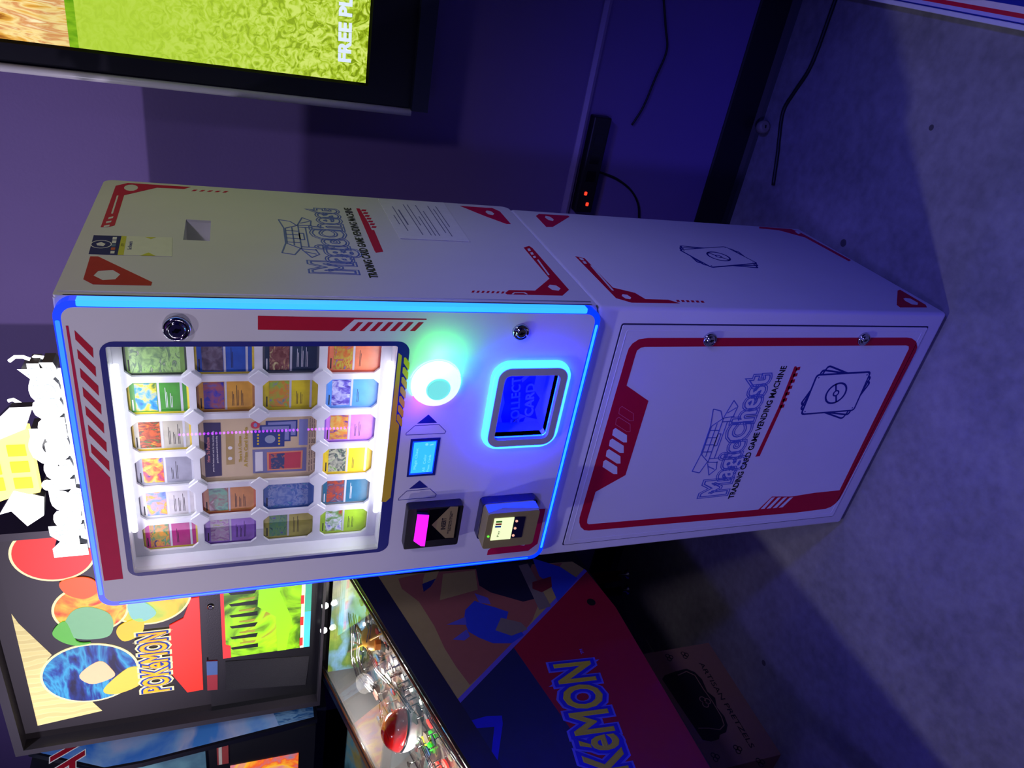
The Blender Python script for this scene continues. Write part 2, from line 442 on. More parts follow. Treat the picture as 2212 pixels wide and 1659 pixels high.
def chest(mb, fr, a, b, hh, M, d=0.0005, wd=0.0022):
    """outline of a slatted chest with cards sticking out, over the lettering a->b"""
    a = V(a); b = V(b); e = b-a; n = V((-e.y, e.x)).normalized()*hh
    T = lambda u, v: tuple(a + e*u + n*v)
    P = lambda l, c=True: stroke(mb, fr, [T(*q) for q in l], wd, M, d, c)
    P([(.30, 1.0), (.31, 1.55), (.22, 1.75), (.24, 2.15), (.38, 2.0), (.62, 2.0), (.76, 2.15), (.74, 1.75), (.68, 1.55), (.69, 1.0)], False)
    P([(.31, 1.5), (.38, 1.95), (.62, 1.95), (.68, 1.5)])
    P([(.36, 1.72), (.64, 1.72)], False)
    for x in (.40, .46, .52, .58): P([(x, 1.5), (x+.004, 1.95)], False)
    P([(.34, 1.0), (.34, 1.5)], False); P([(.65, 1.0), (.65, 1.5)], False); P([(.45, 1.35), (.55, 1.35), (.55, 1.5), (.45, 1.5)])
    P([(.34, 1.25), (.65, 1.25)], False)
    P([(.30, 1.5), (.19, 1.22), (.24, .95), (.31, 1.05)], False); P([(.27, 1.4), (.24, 1.05)], False)
    P([(.69, 1.5), (.82, 1.3), (.77, 1.0), (.69, 1.05)], False); P([(.72, 1.4), (.76, 1.05)], False)
def logo(mb, fr, pL, pR, h, wd=0.0022):
    a = V(fr.px(*pL)); b = V(fr.px(*pR)); e = (b-a)
    mid = a + e*0.13
    n = V((-e.y, e.x)).normalized()
    for (body, p, q, hh) in (('M', a, mid, h*1.25), ('agicChest', a+e*0.145, b, h)):
        mb.text(fr, body, tuple(p), tuple(q), hh, OUTL, bold=0.035, outline=0.02, d1=0.0006, uv=True)
        mb.text(fr, body, tuple(p), tuple(q), hh, OUTL, bold=0.10, outline=0.016, d1=0.0005, uv=True)
    chest(mb, fr, tuple(a), tuple(b), h, OUTL, wd=wd)
# side graphics of the base
bracket(mb, LS, [(1157.6,466.9),(1163.9,462.4),(1227.2,466),(1229.9,468.3),(1193.8,490.4),(1180.2,490.4)], hexa(LS, 1186.5, 471.9, .018, .010), M=REDM)
bracket(mb, LS, [(1242.4,553.7),(1262.8,558.2),(1323.8,621.5),(1371.3,632.8),(1393.9,646.4),(1443.6,647.8),(1468.5,655.4),(1364.5,654),(1330.6,644.1)],
        hexa(LS, 1353, 641, .012, .009), slash_row(1463, 648, 1516, 650, 6, 6, 4, -3),
        [[(1275,574),(1279,574),(1326,628),(1322,628)], [(1250,557),(1258,558),(1262,563),(1255,562)], [(1258,565),(1264,565),(1268,570),(1262,570)]])
bracket(mb, LS, [(1640,490),(1708.7,495),(1726.8,501.4),(1838,562),(1834,564.7),(1739,513),(1683,497.5),(1640,493.3)], M=REDM)
mb.decal(LS, [(1717,500.5),(1722,499.5),(1730,504),(1724,505.5)], WHITE, 2)
bracket(mb, LS, [(1938.9,627.9),(1944.3,626.1),(1999.4,658.6),(2002.2,664.1),(1944.3,664.1),(1937,658.6)], LS.poly([(1951,645),(1956,643.5),(1967,645),(1983,654),(1982,659),(1970,658),(1955,650)]))
c1 = LS.px(1552, 554.6)
card_emblem(mb, LS, c1, 0.105, 0.155, 14, NAVY)
mb.build('base_cabinet', vm)
# lower door
mb = MB()
d0 = (LF.px(1210.2,1175.8), LF.px(2024.8,699.8), LF.px(1813,1114.9), LF.px(1340,695.8))
DU0, DU1, DV0, DV1 = 0.030, 0.566, 0.052, 0.800
mb.prism(LF, [rrect(DU0, DV0, DU1, DV1, .003, 2)], -0.004, 0.0, WHITE)
mb.prism(LF, [rrect(DU0+.010, DV0+.010, DU1-.010, DV1-.010, .003, 2), rrect(DU0+.0115, DV0+.0115, DU1-.0115, DV1-.0115, .003, 2)], 0.0, 0.0004, WHITE2)
outer = [(1400,730),(1959,729.1),(1970,731),(1979,738),(1981.5,750),(1977,762),(1820.4,1065),(1813,1078),(1804,1088),(1794,1095),(1783,1099),(1720,1107),(1272,1146),(1262,1145),(1254,1138),(1251,1128),(1252,1118),(1353,768),(1358,753),(1366,742),(1380,733)]
inner = [(1393,749),(1957,746),(1963,748),(1963,754),(1813.5,1059),(1760,1064.5),(1710.3,1072.5),(1667.4,1072.7),(1638,1100.8),(1272,1132.5),(1268,1130),(1268.5,1122),(1286.3,1062.3),(1350.9,1026.2),(1400.6,865.7),(1353.2,832.7),(1372,768),(1376,757),(1384,751)]
mb.prism(LF, [LF.poly(outer), LF.poly(inner)], 0.00003, 0.0004, RED)
Z = lambda x, y: (1240+x*.2592, 700+y*.2592)
par = [(345,865),(440,925),(440,985),(410,985),(318,925),(325,880)]
for k in range(4): mb.decal(LF, [Z(x-27*k, y+88*k) for x, y in par], WHITE, 2)
for k in (-1, -2):
    q = LF.poly([Z(x-27*k, y+90*k) for x, y in par]); stroke(mb, LF, q, .0008, mat('pale_red_line', rgb(225, 110, 130)), 0.0006)
for k in range(4):
    x = 1643 + k*13.0; mb.decal(LF, [(x,1099.5-k*1),(x+24,1074.5),(x+31,1073.5),(x+8,1098.5-k*1)], WHITE, 2)
logo(mb, LF, (1566, 1066), (1662, 812), 0.052)
mb.text(LF, 'TRADING CARD GAME VENDING MACHINE', (1583.5,1075.9), (1700,790.7), 0.0145, BLACKP, bold=0.02)
mb.decal(LF, [(1631,986.5),(1633,984),(1681,881),(1716,792),(1720,791),(1722,797),(1687,884),(1643,980.5),(1641,985)], RED)
for k in range(7):
    t = k/6; x = 1684+(1718-1684)*t; y = 878-(878-797)*t
    mb.decal(LF, [(x,y+4),(x+9,y+2),(x+11,y-5),(x+2,y-3)], RED)
c = LF.px(1805.3, 849)
card_emblem(mb, LF, c, 0.105, 0.150, 2, NAVY)
door = mb.build('base_door', vm)
# door gap line
GAP = mat('dark_gap', rgb(40, 36, 70), 0.7)
mb = MB(); fr = Frame((0, 0, 0), (1, 0, 0), (0, 0, 1))
mb.prism(fr, [rrect(DU0-.003, DV0-.003, DU1+.003, DV1+.003, .004, 2), rrect(DU0, DV0, DU1, DV1, .003, 2)], 0.00003, 0.0003, GAP)
mb.build('door_seam', vm)
def lock(name, fr, c, r, parent):
    o = fr.P(c[0], c[1], 0)
    mb = MB(); mb.lathe(o, fr.n, [(r, 0), (r, .003), (r*.93, .006), (r*.8, .007), (r*.78, .0055), (r*.62, .0055), (r*.6, .008), (r*.5, .009)], CHROME, 28)
    l = mb.build(name, parent)
    mb = MB(); mb.prism(Frame(o+fr.n*.009, fr.u, fr.v), [rot([(-r*.07, -r*.32), (r*.07, -r*.32), (r*.07, r*.32), (-r*.07, r*.32)], (0, 0), 20)], 0, 0.0006, GLOSSB)
    mb.prism(Frame(o+fr.n*.009, fr.u, fr.v), [ell((0, 0), r*.18, n=12)], 0, 0.0007, GLOSSB)
    mb.build('keyhole', l)
    return l
for q in ((1531.8, 732.3), (1864, 731.4)):
    lock('lock', LF, LF.px(*q), 0.0145, vm)

# ---- upper body
mb = MB()
S_OUT = [(0.0, HL+.004), (0.0, HT), (D, HT), (D, HL+.004)]
rc = US.poly([(401.7,474),(453.9,476.8),(453.2,520.2),(397,518.1)])
u0 = min(p[0] for p in rc); u1 = max(p[0] for p in rc); v0 = min(p[1] for p in rc); v1 = max(p[1] for p in rc)
# hollow shell: right side with square recess, left side, top, bottom, back
SF = Frame((XR, 0, 0), (0, 1, 0), (0, 0, 1))
mb.prism(SF, [rrect(0.0, HL+.004, D, HT, .018, 5, (.018, .018, .004, .004)), [(u0, v0), (u1, v0), (u1, v1), (u0, v1)]], -0.004, 0, WHITE)
mb.prism(Frame((XL, 0, 0), (0, 1, 0), (0, 0, 1)), [rrect(0.0, HL+.004, D, HT, .018, 5, (.018, .018, .004, .004))], 0, 0.004, WHITE)
def arc(cx, cy, r, a0, a1, n=5): return [(cx+r*math.cos(math.radians(a0+(a1-a0)*k/n)), cy+r*math.sin(math.radians(a0+(a1-a0)*k/n))) for k in range(n+1)]
prof = [(0, HL+.004)] + arc(D-.018, HL+.022, .018, -90, 0) + arc(D-.018, HT-.018, .018, 0, 90) + [(0, HT), (0, HT-.004)] + arc(D-.018, HT-.018, .014, 90, 0) + arc(D-.018, HL+.022, .014, 0, -90) + [(0, HL+.008)]
mb.prism(Frame((XL, 0, 0), (0, 1, 0), (0, 0, 1)), [prof], 0.004, XR-XL-.004, WHITE)
mb.box((XR-.006-.05, u0-.004, v0-.004), (XR-.05-.004, u1+.004, v1+.004), WHITE2)
for a, b in (((u0-.003, v0-.003), (u0, v1+.003)), ((u1, v0-.003), (u1+.003, v1+.003)), ((u0, v0-.003), (u1, v0)), ((u0, v1), (u1, v1+.003))):
    mb.box((XR-.05-.004, a[0], a[1]), (XR-.0041, b[0], b[1]), WHITE2)
mb.prism(Frame((0, 0, 0), (1, 0, 0), (0, 0, 1)), [rrect(XL, HL+.002, XR, HT, .012, 5), rrect(XL+.009, HL+.011, XR-.009, HT-.009, .016, 5)], -.003, .0005, WHITE)
mb.tube([(XR, .0125, HL+.012), (XR, .0125, HT-.004)], .0016, WHITE, 8)
# side graphics
bracket(mb, US, [(217.4,491.1),(250,401.6),(276.3,395.5),(344,400),(411.9,404.2),(398,408.3),(338.7,405.6),(268.1,421.9),(247.8,487),(232.9,491)],
        ell(US.px(283, 405.6), .020, .012, 12), slash_row(413, 410, 480, 413, 5, 8, 3, 6),
        [[(252.5,423),(256,423),(244,462),(240,462)]] + [[(235-5*k,470+9*k),(245-4*k,468+9*k),(244-4*k,471.5+9*k),(233.5-5*k,474+9*k)] for k in range(3)], M=REDM)
bracket(mb, US, [(194.9,554.1),(211.9,554.3),(328.5,609.7),(326.4,617.1),(201,614.4),(180,603.6)],
        US.poly([(211.9,585.3),(243.7,583.2),(260,592.7),(249.2,603.6),(222,605.6),(201.7,595.4)]), M=RED)
bracket(mb, US, [(993.2,444.9),(1050,449),(1062.7,449.3),(1079.8,457),(1103.3,484),(1094.3,484),(1050,467.8)], hexa(US, 1058, 459.8, .016, .010), M=REDM)
bracket(mb, US, [(1131,535),(1143,531.5),(1150,536),(1228.8,626),(1215,638.7),(1096,636),(1091,633.4),(1099,627),(1156,628),(1187,602)],
        hexa(US, 1197, 621.5, .014, .012), slash_row(1018, 628, 1082, 630, 7, 5, 4, 3),
        [[(1160,562),(1163,561),(1187,594),(1184,595)], [(1139,538),(1144,537),(1147,542),(1142,543)], [(1145,546),(1150,545),(1153,550),(1148,551)], [(1151,554),(1156,553),(1158,557),(1153,558)],
         [(1105,636),(1110,632),(1134,632),(1140,636),(1137,636),(1132,633.5),(1112,633.5),(1109,636)]])
logo(mb, US, (764, 590), (723, 454), 0.052, .0024)
mb.text(US, 'TRADING CARD GAME VENDING MACHINE', (817,600.9), (757.8,450), 0.0145, BLACKP, bold=0.02)
mb.decal(US, [(769.5,450.3),(777,450.8),(796,482),(803,497),(808,497),(828,544),(812,546),(809,542)], REDM)
for k in range(7):
    t = k/6; x = 780+22*t; y = 454+36*t; mb.decal(US, [(x,y+2),(x+10,y+2.5),(x+11.5,y-1),(x+2,y-1.5)], REDM)
mb.build('upper_cabinet', vm)
# sticker
STK = mat('sticker_paper', (0.8, 0.8, 0.72, 1), 0.4); STY = mat('sticker_yellow', rgb(205, 200, 60), 0.4)
mb = MB(); SFR = Frame(US.P(0, 0, .0002), US.u, US.v)
mb.prism(SFR, [SFR.poly([(262.7,510),(372,513.1),(371.2,554),(253.9,551)])], 0, .0003, STK)
mb.prism(SFR, [SFR.poly([(202.4,508.4),(262.7,510),(253.9,551),(191.5,548.6)])], 0, .0003, mat('sticker_navy', rgb(22, 30, 110), 0.6, spec=0.15))
mb.prism(SFR, [SFR.poly([(262.7,510),(273.6,510.7),(266.8,551.4),(253.9,551)])], .0003, .0005, STY)
mb.prism(SFR, [SFR.poly([(314,512.5),(337,513),(326,517)])], .0003, .0005, STY); mb.prism(SFR, [SFR.poly([(303,552.5),(336,553.3),(321,546)])], .0003, .0005, STY)
PALE = mat('sticker_white', (0.8, 0.78, 0.8, 1), 0.4)
cc = SFR.px(218.5, 528); mb.prism(SFR, [ell(cc, .017, .015, 24), ell(cc, .0155, .0135, 24)], .0003, .0005, PALE)
mb.prism(SFR, [[(cc[0]-.008, cc[1]-.004), (cc[0]+.002, cc[1]-.006), (cc[0]+.009, cc[1]+.001), (cc[0]+.002, cc[1]+.007), (cc[0]-.005, cc[1]+.005)]], .0003, .0005, PALE)
for k, M in enumerate((PALE, mat('sticker_red', rgb(200, 50, 60)), mat('sticker_blue', rgb(50, 90, 150)), PALE, PALE)):
    y = 545-k*7.5; mb.prism(SFR, [SFR.poly([(238+k*1.2,y+3),(247+k*1.2,y+3),(248+k*1.2,y-2.5),(239+k*1.2,y-2.5)])], .0003, .0005, M)
mb.text(SFR, 'Get Rewards', (284,540), (286.5,522), .006, NAVY, d0=.0003, d1=.0005)
mb.text(SFR, 'ATM', (268,533), (269,527), .005, BLACKP, d0=.0005, d1=.0006)
mb.build('sticker', vm)['label'] = 'navy and white sticker with yellow stripe'

# ---- front frame with glowing strip
mb = MB()
win_o = rrect(0.0794, 1.1915, 0.5408, 1.6395, .020, 6)
WU0, WU1, WV0, WV1 = 0.0875, 0.5325, 1.2115, 1.6310
win_i = rrect(WU0, WV0, WU1, WV1, .003, 2)
FRM = Frame((0, YF, 0), (1, 0, 0), (0, 0, 1))
PU0, PU1, PV0, PV1 = 0.341, 0.4805, 0.914, 1.0215
lw = .0098
fo = rrect(XL+lw, HL+lw, XR-lw, HT-lw, .018, 6)
mb.prism(FRM, [fo, win_i, rrect(PU0, PV0, PU1, PV1, .006, 3)], -0.014, 0.0, WHITE)
# prints on the front
mb.prism(FRM, [win_o, win_i], 0.00003, 0.0004, NAVY)
mb.decal(UF, [(557,682.2),(762.7,686.3),(921.4,688.4),(921.4,691),(765.4,690),(737,714.7),(557,712)], RED)
for k in range(7):
    x = 773.6+21.8*k; mb.decal(UF, [(x,695.8),(x+11,696),(x-8,715.2),(x-19,715)], RED)
mb.decal(UF, [(142,703.5),(147.5,703.5),(193,985),(237.5,1031.5),(266,1250),(225,1254.5)], REDM)
for k in range(7):
    dx = 5.8*k; dy = 40.8*k; mb.decal(UF, [(160.8+dx,713.3+dy),(200.6+dx,752+dy),(201.8+dx,773+dy),(162.8+dx,733+dy)], RED)
GOLD = mat('gold_print', rgb(214, 180, 30), 0.4)
mb.prism(FRM, [FRM.poly([(861,762),(868,768),(855,908.7),(862,917.7),(843.4,1074.4),(833,1084),(824,1083.5)])], 0.0004, 0.0006, GOLD)
for k, y in enumerate((320, 450, 578, 705, 832, 955, 1075)):
    x = 2045-15.5*k; y = y+0; q = [(x,y),(x+24,y),(x+72,y+72),(x+66,y+158),(x+52,y+158),(x-6,y+72)]
    mb.prism(FRM, [FRM.poly([(540+a*.1627, 720+b*.1627) for a, b in q])], 0.0004, 0.0006, GOLD)
for tri, tz in (([(925.7,895.2),(944.5,913.3),(900.9,914.9)], [(896.3,919.4),(948.3,916.7),(963,931.4),(960.7,935.9),(876.7,939.7),(877,936)]),
                ([(906.5,1037.7),(924.6,1052.8),(883.4,1056.2)], [(878.3,1060.8),(929,1055.8),(942.2,1067.5),(940,1073.2),(860.2,1080.4),(861.3,1076.6)])):
    mb.decal(UF, tri, NAVY); stroke(mb, UF, UF.poly(tz), .0009, NAVY)
mb.decal(UF, [(1178.3,1098.5),(1161,1174.4),(1140.7,1189.6),(1051.7,1199),(1053.9,1188.9),(1068.4,1178),(1111.8,1173.7),(1118,1177),(1132,1178.8),(1148,1164.3),(1145,1145.5),(1155,1109.3),(1165.3,1099.2)], REDM)
mb.build('front_door', vm)
# glowing strip: blue tube with paler core pieces on the straights
LB = lit('blue_led', (0.0, 0.035, 1.0, 1), 1.15); LC = lit('cyan_led_core', (0.035, 0.42, 1.0, 1), 1.15)
LC2 = lit('blue_led_core', (0.02, 0.22, 1.0, 1), 1.1)
mb = MB()
mb.prism(FRM, [rrect(XL, HL, XR, HT, .026, 8), fo], -0.0165, 0.0, LB)
strip = mb.build('light_strip', vm)
mb = MB()
a, b = .030, lw
mb.prism(FRM, [rrect(XR-lw+.0015, HL+a, XR-.0003, HT-a, .002, 2)], 0, 0.0006, LC)
mb.box((XR-.001, YF-.0003, HL+a), (XR+.0006, YF+.0145, HT-a), LC)
mb.prism(FRM, [rrect(XL+.003, HL+a, XL+lw-.003, HT-a, .002, 2)], 0, 0.0006, LC2)
mb.prism(FRM, [rrect(XL+a, HT-lw+.002, XR-a, HT-.002, .002, 2)], 0, 0.0006, LC2)
mb.prism(FRM, [rrect(XL+a, HL+.0025, XR-a, HL+lw-.0025, .002, 2)], 0, 0.0006, LC)
mb.build('diffuser_core', strip)
# locks
lock('lock', UF, (0.5627, 1.5365), .0195, vm); lock('lock', UF, (0.5601, 1.0038), .0150, vm)
# display case
CASE = mat('case_white', (0.78, 0.78, 0.82, 1), 0.4)
mb = MB()
y0, y1 = YF+.014, 0.060
t = .004
mb.box((WU0-t, y0, WV0-t), (WU0, y1, WV1+t), CASE); mb.box((WU1, y0, WV0-t), (WU1+t, y1, WV1+t), CASE)
mb.box((WU0, y0, WV1), (WU1, y1, WV1+t), CASE); mb.box((WU0, y0, WV0-t), (WU1, y1, WV0), CASE)
mb.box((WU0-t, y1, WV0-t), (WU1+t, y1+t, WV1+t), CASE)
mb.build('display_case', vm)
WLED = lit('white_led_tube', (.95, .96, 1, 1), 2.6)
for z in (WV1-.006, WV0+.006):
    mb = MB(); mb.tube([(0.165, 0.004, z), (0.49, 0.004, z)], .0050, WLED, 10); mb.build('light_tube', vm)
    al_ = area('case_tube_light', (.31, YF+.011, z-.012 if z > 1.4 else z+.012), (.31, .022, 1.35 if z > 1.4 else 1.48), 0.34, (.88, .88, 1), .37, .006)
    dn = (V((.31, .022, 1.35 if z > 1.4 else 1.48)) - al_.location).normalized()
    al_.rotation_euler = Matrix((V((1, 0, 0)), (-dn).cross(V((1, 0, 0))), -dn)).transposed().to_euler()
mb = MB(); mb.box((WU0+.0005, YF+.003, WV0+.0005), (WU1-.0005, YF+.005, WV1-.0005), GLASS); mb.build('window_pane', vm)
# card tray with 20 chamfered openings plus the large middle opening
CX = [0.128 + 0.0722*i for i in range(6)]; CZ = [1.573, 1.4745, 1.3740, 1.2730]
HWc, HHc, CH = 0.0304, 0.0440, 0.0095
def octo(x0, z0, x1, z1, c): return [(x0+c, z0), (x1-c, z0), (x1, z0+c), (x1, z1-c), (x1-c, z1), (x0+c, z1), (x0, z1-c), (x0, z0+c)]
YT = 0.022
TF = Frame((0, YT, 0), (1, 0, 0), (0, 0, 1))
holes = []
for i, x in enumerate(CX):
    for j, z in enumerate(CZ):
        if i in (2, 3) and j in (1, 2): continue
        holes.append(octo(x-HWc, z-HHc, x+HWc, z+HHc, CH))
PX0, PX1, PZ0, PZ1 = CX[2]-HWc, CX[3]+HWc, CZ[2]-HHc, CZ[1]+HHc
holes.append(octo(PX0, PZ0, PX1, PZ1, CH))
mb = MB()
ex = [WU0+.0002] + [(CX[k]+CX[k+1])/2 for k in range(5)] + [WU1-.0002]
ez = [WV1-.0002] + [(CZ[k]+CZ[k+1])/2 for k in range(3)] + [WV0+.0002]
for i in range(6):
    for j in range(4):
        if i in (2, 3) and j in (1, 2): continue
        cell = [(ex[i], ez[j+1]), (ex[i+1], ez[j+1]), (ex[i+1], ez[j]), (ex[i], ez[j])]
        x, z = CX[i], CZ[j]
        mb.prism(TF, [cell, octo(x-HWc, z-HHc, x+HWc, z+HHc, CH)], -0.005, 0.0, CASE)
mb.prism(TF, [[(ex[2], ez[3]), (ex[4], ez[3]), (ex[4], ez[1]), (ex[2], ez[1])], octo(PX0, PZ0, PX1, PZ1, CH)], -0.005, 0.0, CASE)
tray = mb.build('card_tray', vm)
for i in range(5):
    for j in range(3):
        if i == 2 and j == 1: continue
        x = (CX[i]+CX[i+1])/2; z = (CZ[j]+CZ[j+1])/2
        r = .0145
        mb = MB(); mb.prism(TF, [[(x-r, z), (x-r*.15, z-r), (x+r*.15, z-r), (x+r, z), (x+r*.15, z+r), (x-r*.15, z+r)]], 0.0, 0.0035, CASE); mb.build('corner_clip', tray)
# ---- button
bc = UF.P(0.4630, 1.1415)
HALO = lit('button_white_led', (.80, .95, 0.97, 1), 0.95)
GRN = lit('button_green_led', (0.05, 1.0, 0.12, 1), 14); VIO = lit('button_violet_led', (0.28, 0.0, 1.0, 1), 14); CYA = lit('button_cyan_led', (0.05, .8, 1.0, 1), 8)
mb = MB(); mb.lathe(bc, UF.n, [(.0425, 0.003), (.0435, 0.007), (.041, .013), (.034, .020), (.026, .024), (.021, .0245)], HALO, 40)
mb.lathe(bc, UF.n, [(.040, 0), (.041, .003)], WHITE2, 40)
bt = mb.build('push_button', vm)
mb = MB(); mb.lathe(bc + UF.n*.0245, UF.n, [(.021, 0), (.021, .001), (.0195, .003), (.0185, .003), (.018, .0022)], lit('button_cap_cyan', (.16, .72, .62, 1), 0.9), 32); mb.build('button_cap', bt)
for a0, a1, M in ((-75, 80, GRN), (80, 125, CYA), (125, 235, VIO), (235, 285, CYA)):
    mb = MB(); n = 10
    p = [(.0445*math.cos(math.radians(a0+2+(a1-a0-4)*k/n)), .0445*math.sin(math.radians(a0+2+(a1-a0-4)*k/n))) for k in range(n+1)]
    mb.tube([bc + UF.u*x + UF.v*z + UF.n*.0022 for x, z in p], .0009, M, 6); mb.build('glow_ring', bt)
for dx, dz, col_, en in ((.056, .0, (.06, 1, .1), .16), (.050, -.030, (.05, .9, .35), .03), (-.050, .026, (.10, 0, 1), .16)):
    l = bpy.data.lights.new('button_glow_light', 'POINT'); l.energy = en; l.color = col_; l.shadow_soft_size = .004
    o = bpy.data.objects.new('button_glow_light', l); COL.objects.link(o); o.location = bc + UF.u*dx + UF.v*dz + UF.n*.026
# ---- text screen
mb = MB(); mb.prism(UF, [UF.poly([(887.3,948.3),(951.7,945),(939.3,1025.7),(878.3,1029.6)])], 0.00003, 0.0012, NAVY)
sc_ = mb.build('text_screen', vm)
mb = MB(); mb.prism(UF, [UF.poly([(891.8,953),(944.5,950.6),(934,1021),(882.8,1025)])], .0012, .0018, lit('screen_blue_edge', (0.0, .06, .9, 1), 1.0))
mb.prism(UF, [UF.poly([(894.5,955),(942,952),(932,1017.5),(886,1021)])], .0018, .0021, lit('screen_cyan', (.03, .46, 1.0, 1), 1.0))
TXL = lit('screen_text', (.17, .62, 1.0, 1), 1.0)
for body, a, b in (('Magic Chest', (897.5,1012), (903.5,967)), ('All   Color', (916.5,1017), (921,980)), ('From  Cards', (925.5,1017), (931,981))):
    mb.text(UF, body, a, b, .0048, TXL, d0=.0021, d1=.0023)
mb.prism(UF, [ell(UF.px(921.5, 958.5), .0028, n=12)], .0021, .0023, TXL); mb.prism(UF, [UF.poly([(928,959),(936,957),(936,959),(928,961)])], .0021, .0023, TXL)
mb.build('screen_panel', sc_)
# ---- card pickup slot
RL = lit('pickup_cyan_led', (0.12, 0.92, 70.0, 1), 1.0)
mb = MB()
RU0, RU1, RV0, RV1 = .3165, .5055, .8915, 1.0425
mb.prism(FRM, [rrect(.319, .893, .5035, 1.042, .032, 8), rrect(PU0, PV0, PU1, PV1, .006, 3)], 0.0, 0.0055, RL)
rp = rrect(.3255, .8995, .4970, 1.0355, .027, 6)
mb.tube([FRM.P(u, v, .0065) for u, v in rp], .0068, RL, 10, closed=True)
rg = mb.build('pickup_light_ring', vm)
BEZ = mat('grey_bezel', (0.42, 0.40, 0.44, 1), 0.5)
mb = MB()
PF = Frame((0, YF-.0055, 0), (1, 0, 0), (0, 0, 1))
mb.prism(PF, [rrect(.3275, .9015, .4945, 1.033, .022, 8), rrect(PU0+.001, PV0+.001, PU1-.001, PV1-.001, .010, 4)], 0, .0085, BEZ)
mb.build('slot_bezel', vm)
PB = mat('blue_plastic', rgb(120, 130, 235), 0.4)
mb = MB(); dp = YF+.045
mb.box((PU0-.003, YF-.004, PV0-.003), (PU0, dp, PV1+.003), PB); mb.box((PU1, YF-.004, PV0-.003), (PU1+.003, dp, PV1+.003), PB)
mb.box((PU0, YF-.004, PV0-.003), (PU1, dp, PV0), PB); mb.box((PU0, YF-.004, PV1), (PU1, dp, PV1+.003), PB)
mb.box((PU0-.003, dp, PV0-.003), (PU1+.003, dp+.003, PV1+.003), PB)
SB = Frame((0, dp, 0), (1, 0, 0), (0, 0, 1))
YELP = mat('slot_yellow_print', rgb(120, 110, 90), 0.5); DKB = mat('slot_deep_blue', rgb(20, 24, 160), 0.4)
mb.prism(SB, [SB.poly([(1088,925),(1082,900),(1090,870),(1086,840),(1098,812),(1125,808),(1158,812),(1152,840),(1166,860),(1155,885),(1160,905),(1135,900),(1125,922)])], 0, .0006, DKB)
mb.text(SB, 'COLLECT', (1119,917), (1124,812), .017, PB, d0=.0006, d1=.0035, bold=.02)
mb.text(SB, 'CARD', (1150,895), (1154,826), .017, PB, d0=.0006, d1=.0035, bold=.02)
mb.prism(SB, [SB.poly([(1125,818),(1138,806),(1142,812),(1128,825)])], 0, .002, YELP); mb.prism(SB, [SB.poly([(1107,912),(1122,893),(1138,898),(1124,903),(1111,922)])], 0, .002, YELP)
mb.build('pickup_slot', vm)
al = bpy.data.lights.new('pickup_light', 'POINT'); al.energy = 0.055; al.color = (0.0, 0.03, 1); al.shadow_soft_size = .01
ao = bpy.data.objects.new('pickup_light', al); COL.objects.link(ao); ao.location = (.41, YF+.012, .99)
# ---- bill acceptor
mb = MB()
BU0, BU1, BV0, BV1 = .0985, .1985, 1.059, 1.166
mb.prism(FRM, [rrect(BU0, BV0, BU1, BV1, .004, 3)], 0, .020, BLACK)
bi = mb.build('bill_acceptor', vm)
BF = Frame((0, YF-.020, 0), (1, 0, 0), (0, 0, 1))
MAG = lit('magenta_light', (0.85, 0.01, 1.0, 1), 1.25)
mb = MB(); q = BF.poly([(899.8,1104.7),(924.4,1106.4),(915,1172.3),(906,1171.6),(891.5,1161.4)]); mb.prism(BF, [q], -0.002, .008, BLACK)
q2 = [((x-q[0][0])*.96+q[0][0]-.001, z) for x, z in q]
mb.prism(BF, [BF.poly([(899.8,1104.7),(924.4,1106.4),(915,1172.3),(906,1171.6),(891.5,1161.4)])], .008, .010, MAG)
mb.build('bill_slot_light', bi)
mb = MB(); mb.prism(BF, [BF.poly([(928,1102),(994,1094),(984,1161),(918,1168)])], 0, .0008, GLOSSB)
TAN = mat('gold_label', rgb(150, 135, 85), 0.4)
mb.prism(BF, [BF.poly([(932.4,1133.2),(973,1093.4),(989.5,1093.4),(979.4,1160.7),(961.3,1161.4)])], .0008, .0012, TAN)
mb.text(BF, 'INSERT', (961,1142), (964,1117.5), .0085, BLACKP, d0=.0012, d1=.0014, bold=.03)
mb.text(BF, 'FACE UP EITHER DIRECTION', (968,1152), (976,1103), .003, BLACKP, d0=.0012, d1=.0014)
mb.text(BF, 'ONE BILL AT A TIME', (972.5,1146), (978.5,1108), .003, BLACKP, d0=.0012, d1=.0014)
mb.build('insert_label', bi)
# ---- card reader
NVP = mat('navy_gloss_plastic', rgb(14, 18, 70), 0.25)
OLV = mat('khaki_gloss_plastic', rgb(152, 140, 84), 0.3)
mb = MB(); mb.prism(FRM, [rrect(.106, .906, .1985, 1.021, .008, 4)], 0, .020, NVP); rd = mb.build('card_reader', vm, bevel=.0015)
mb = MB(); mb.prism(FRM, [rrect(.108, .912, .1975, 1.0185, .007, 4)], .020, .050, OLV); mb.build('reader_body', rd, bevel=.002)
RF = Frame((0, YF-.050, 0), (1, 0, 0), (0, 0, 1))
mb = MB(); fpx = lambda *p: RF.poly(p)
mb.prism(RF, [fpx((1068.5,1120),(1111,1117),(1101.5,1163),(1059,1166.5))], 0, .0015, lit('reader_screen', (0.80, 0.95, 0.44, 1), 1.0))
for k, M in enumerate((mat('logo_green', rgb(90, 200, 40)), mat('logo_red', rgb(220, 70, 40)), mat('logo_blue', rgb(50, 120, 190)))):
    mb.prism(RF, [fpx((1071.5-k*1.2,1124.5+k*5.2),(1084.5-k*1.2,1124+k*5.2),(1084-k*1.2,1127.5+k*5.2),(1071-k*1.2,1128+k*5.2))], .0015, .0018, M)
mb.text(RF, 'Pay', (1076.5,1158), (1079,1145), .004, mat('grey_ink', rgb(60, 70, 50)), d0=.0015, d1=.0018)
mb.build('reader_screen', rd)
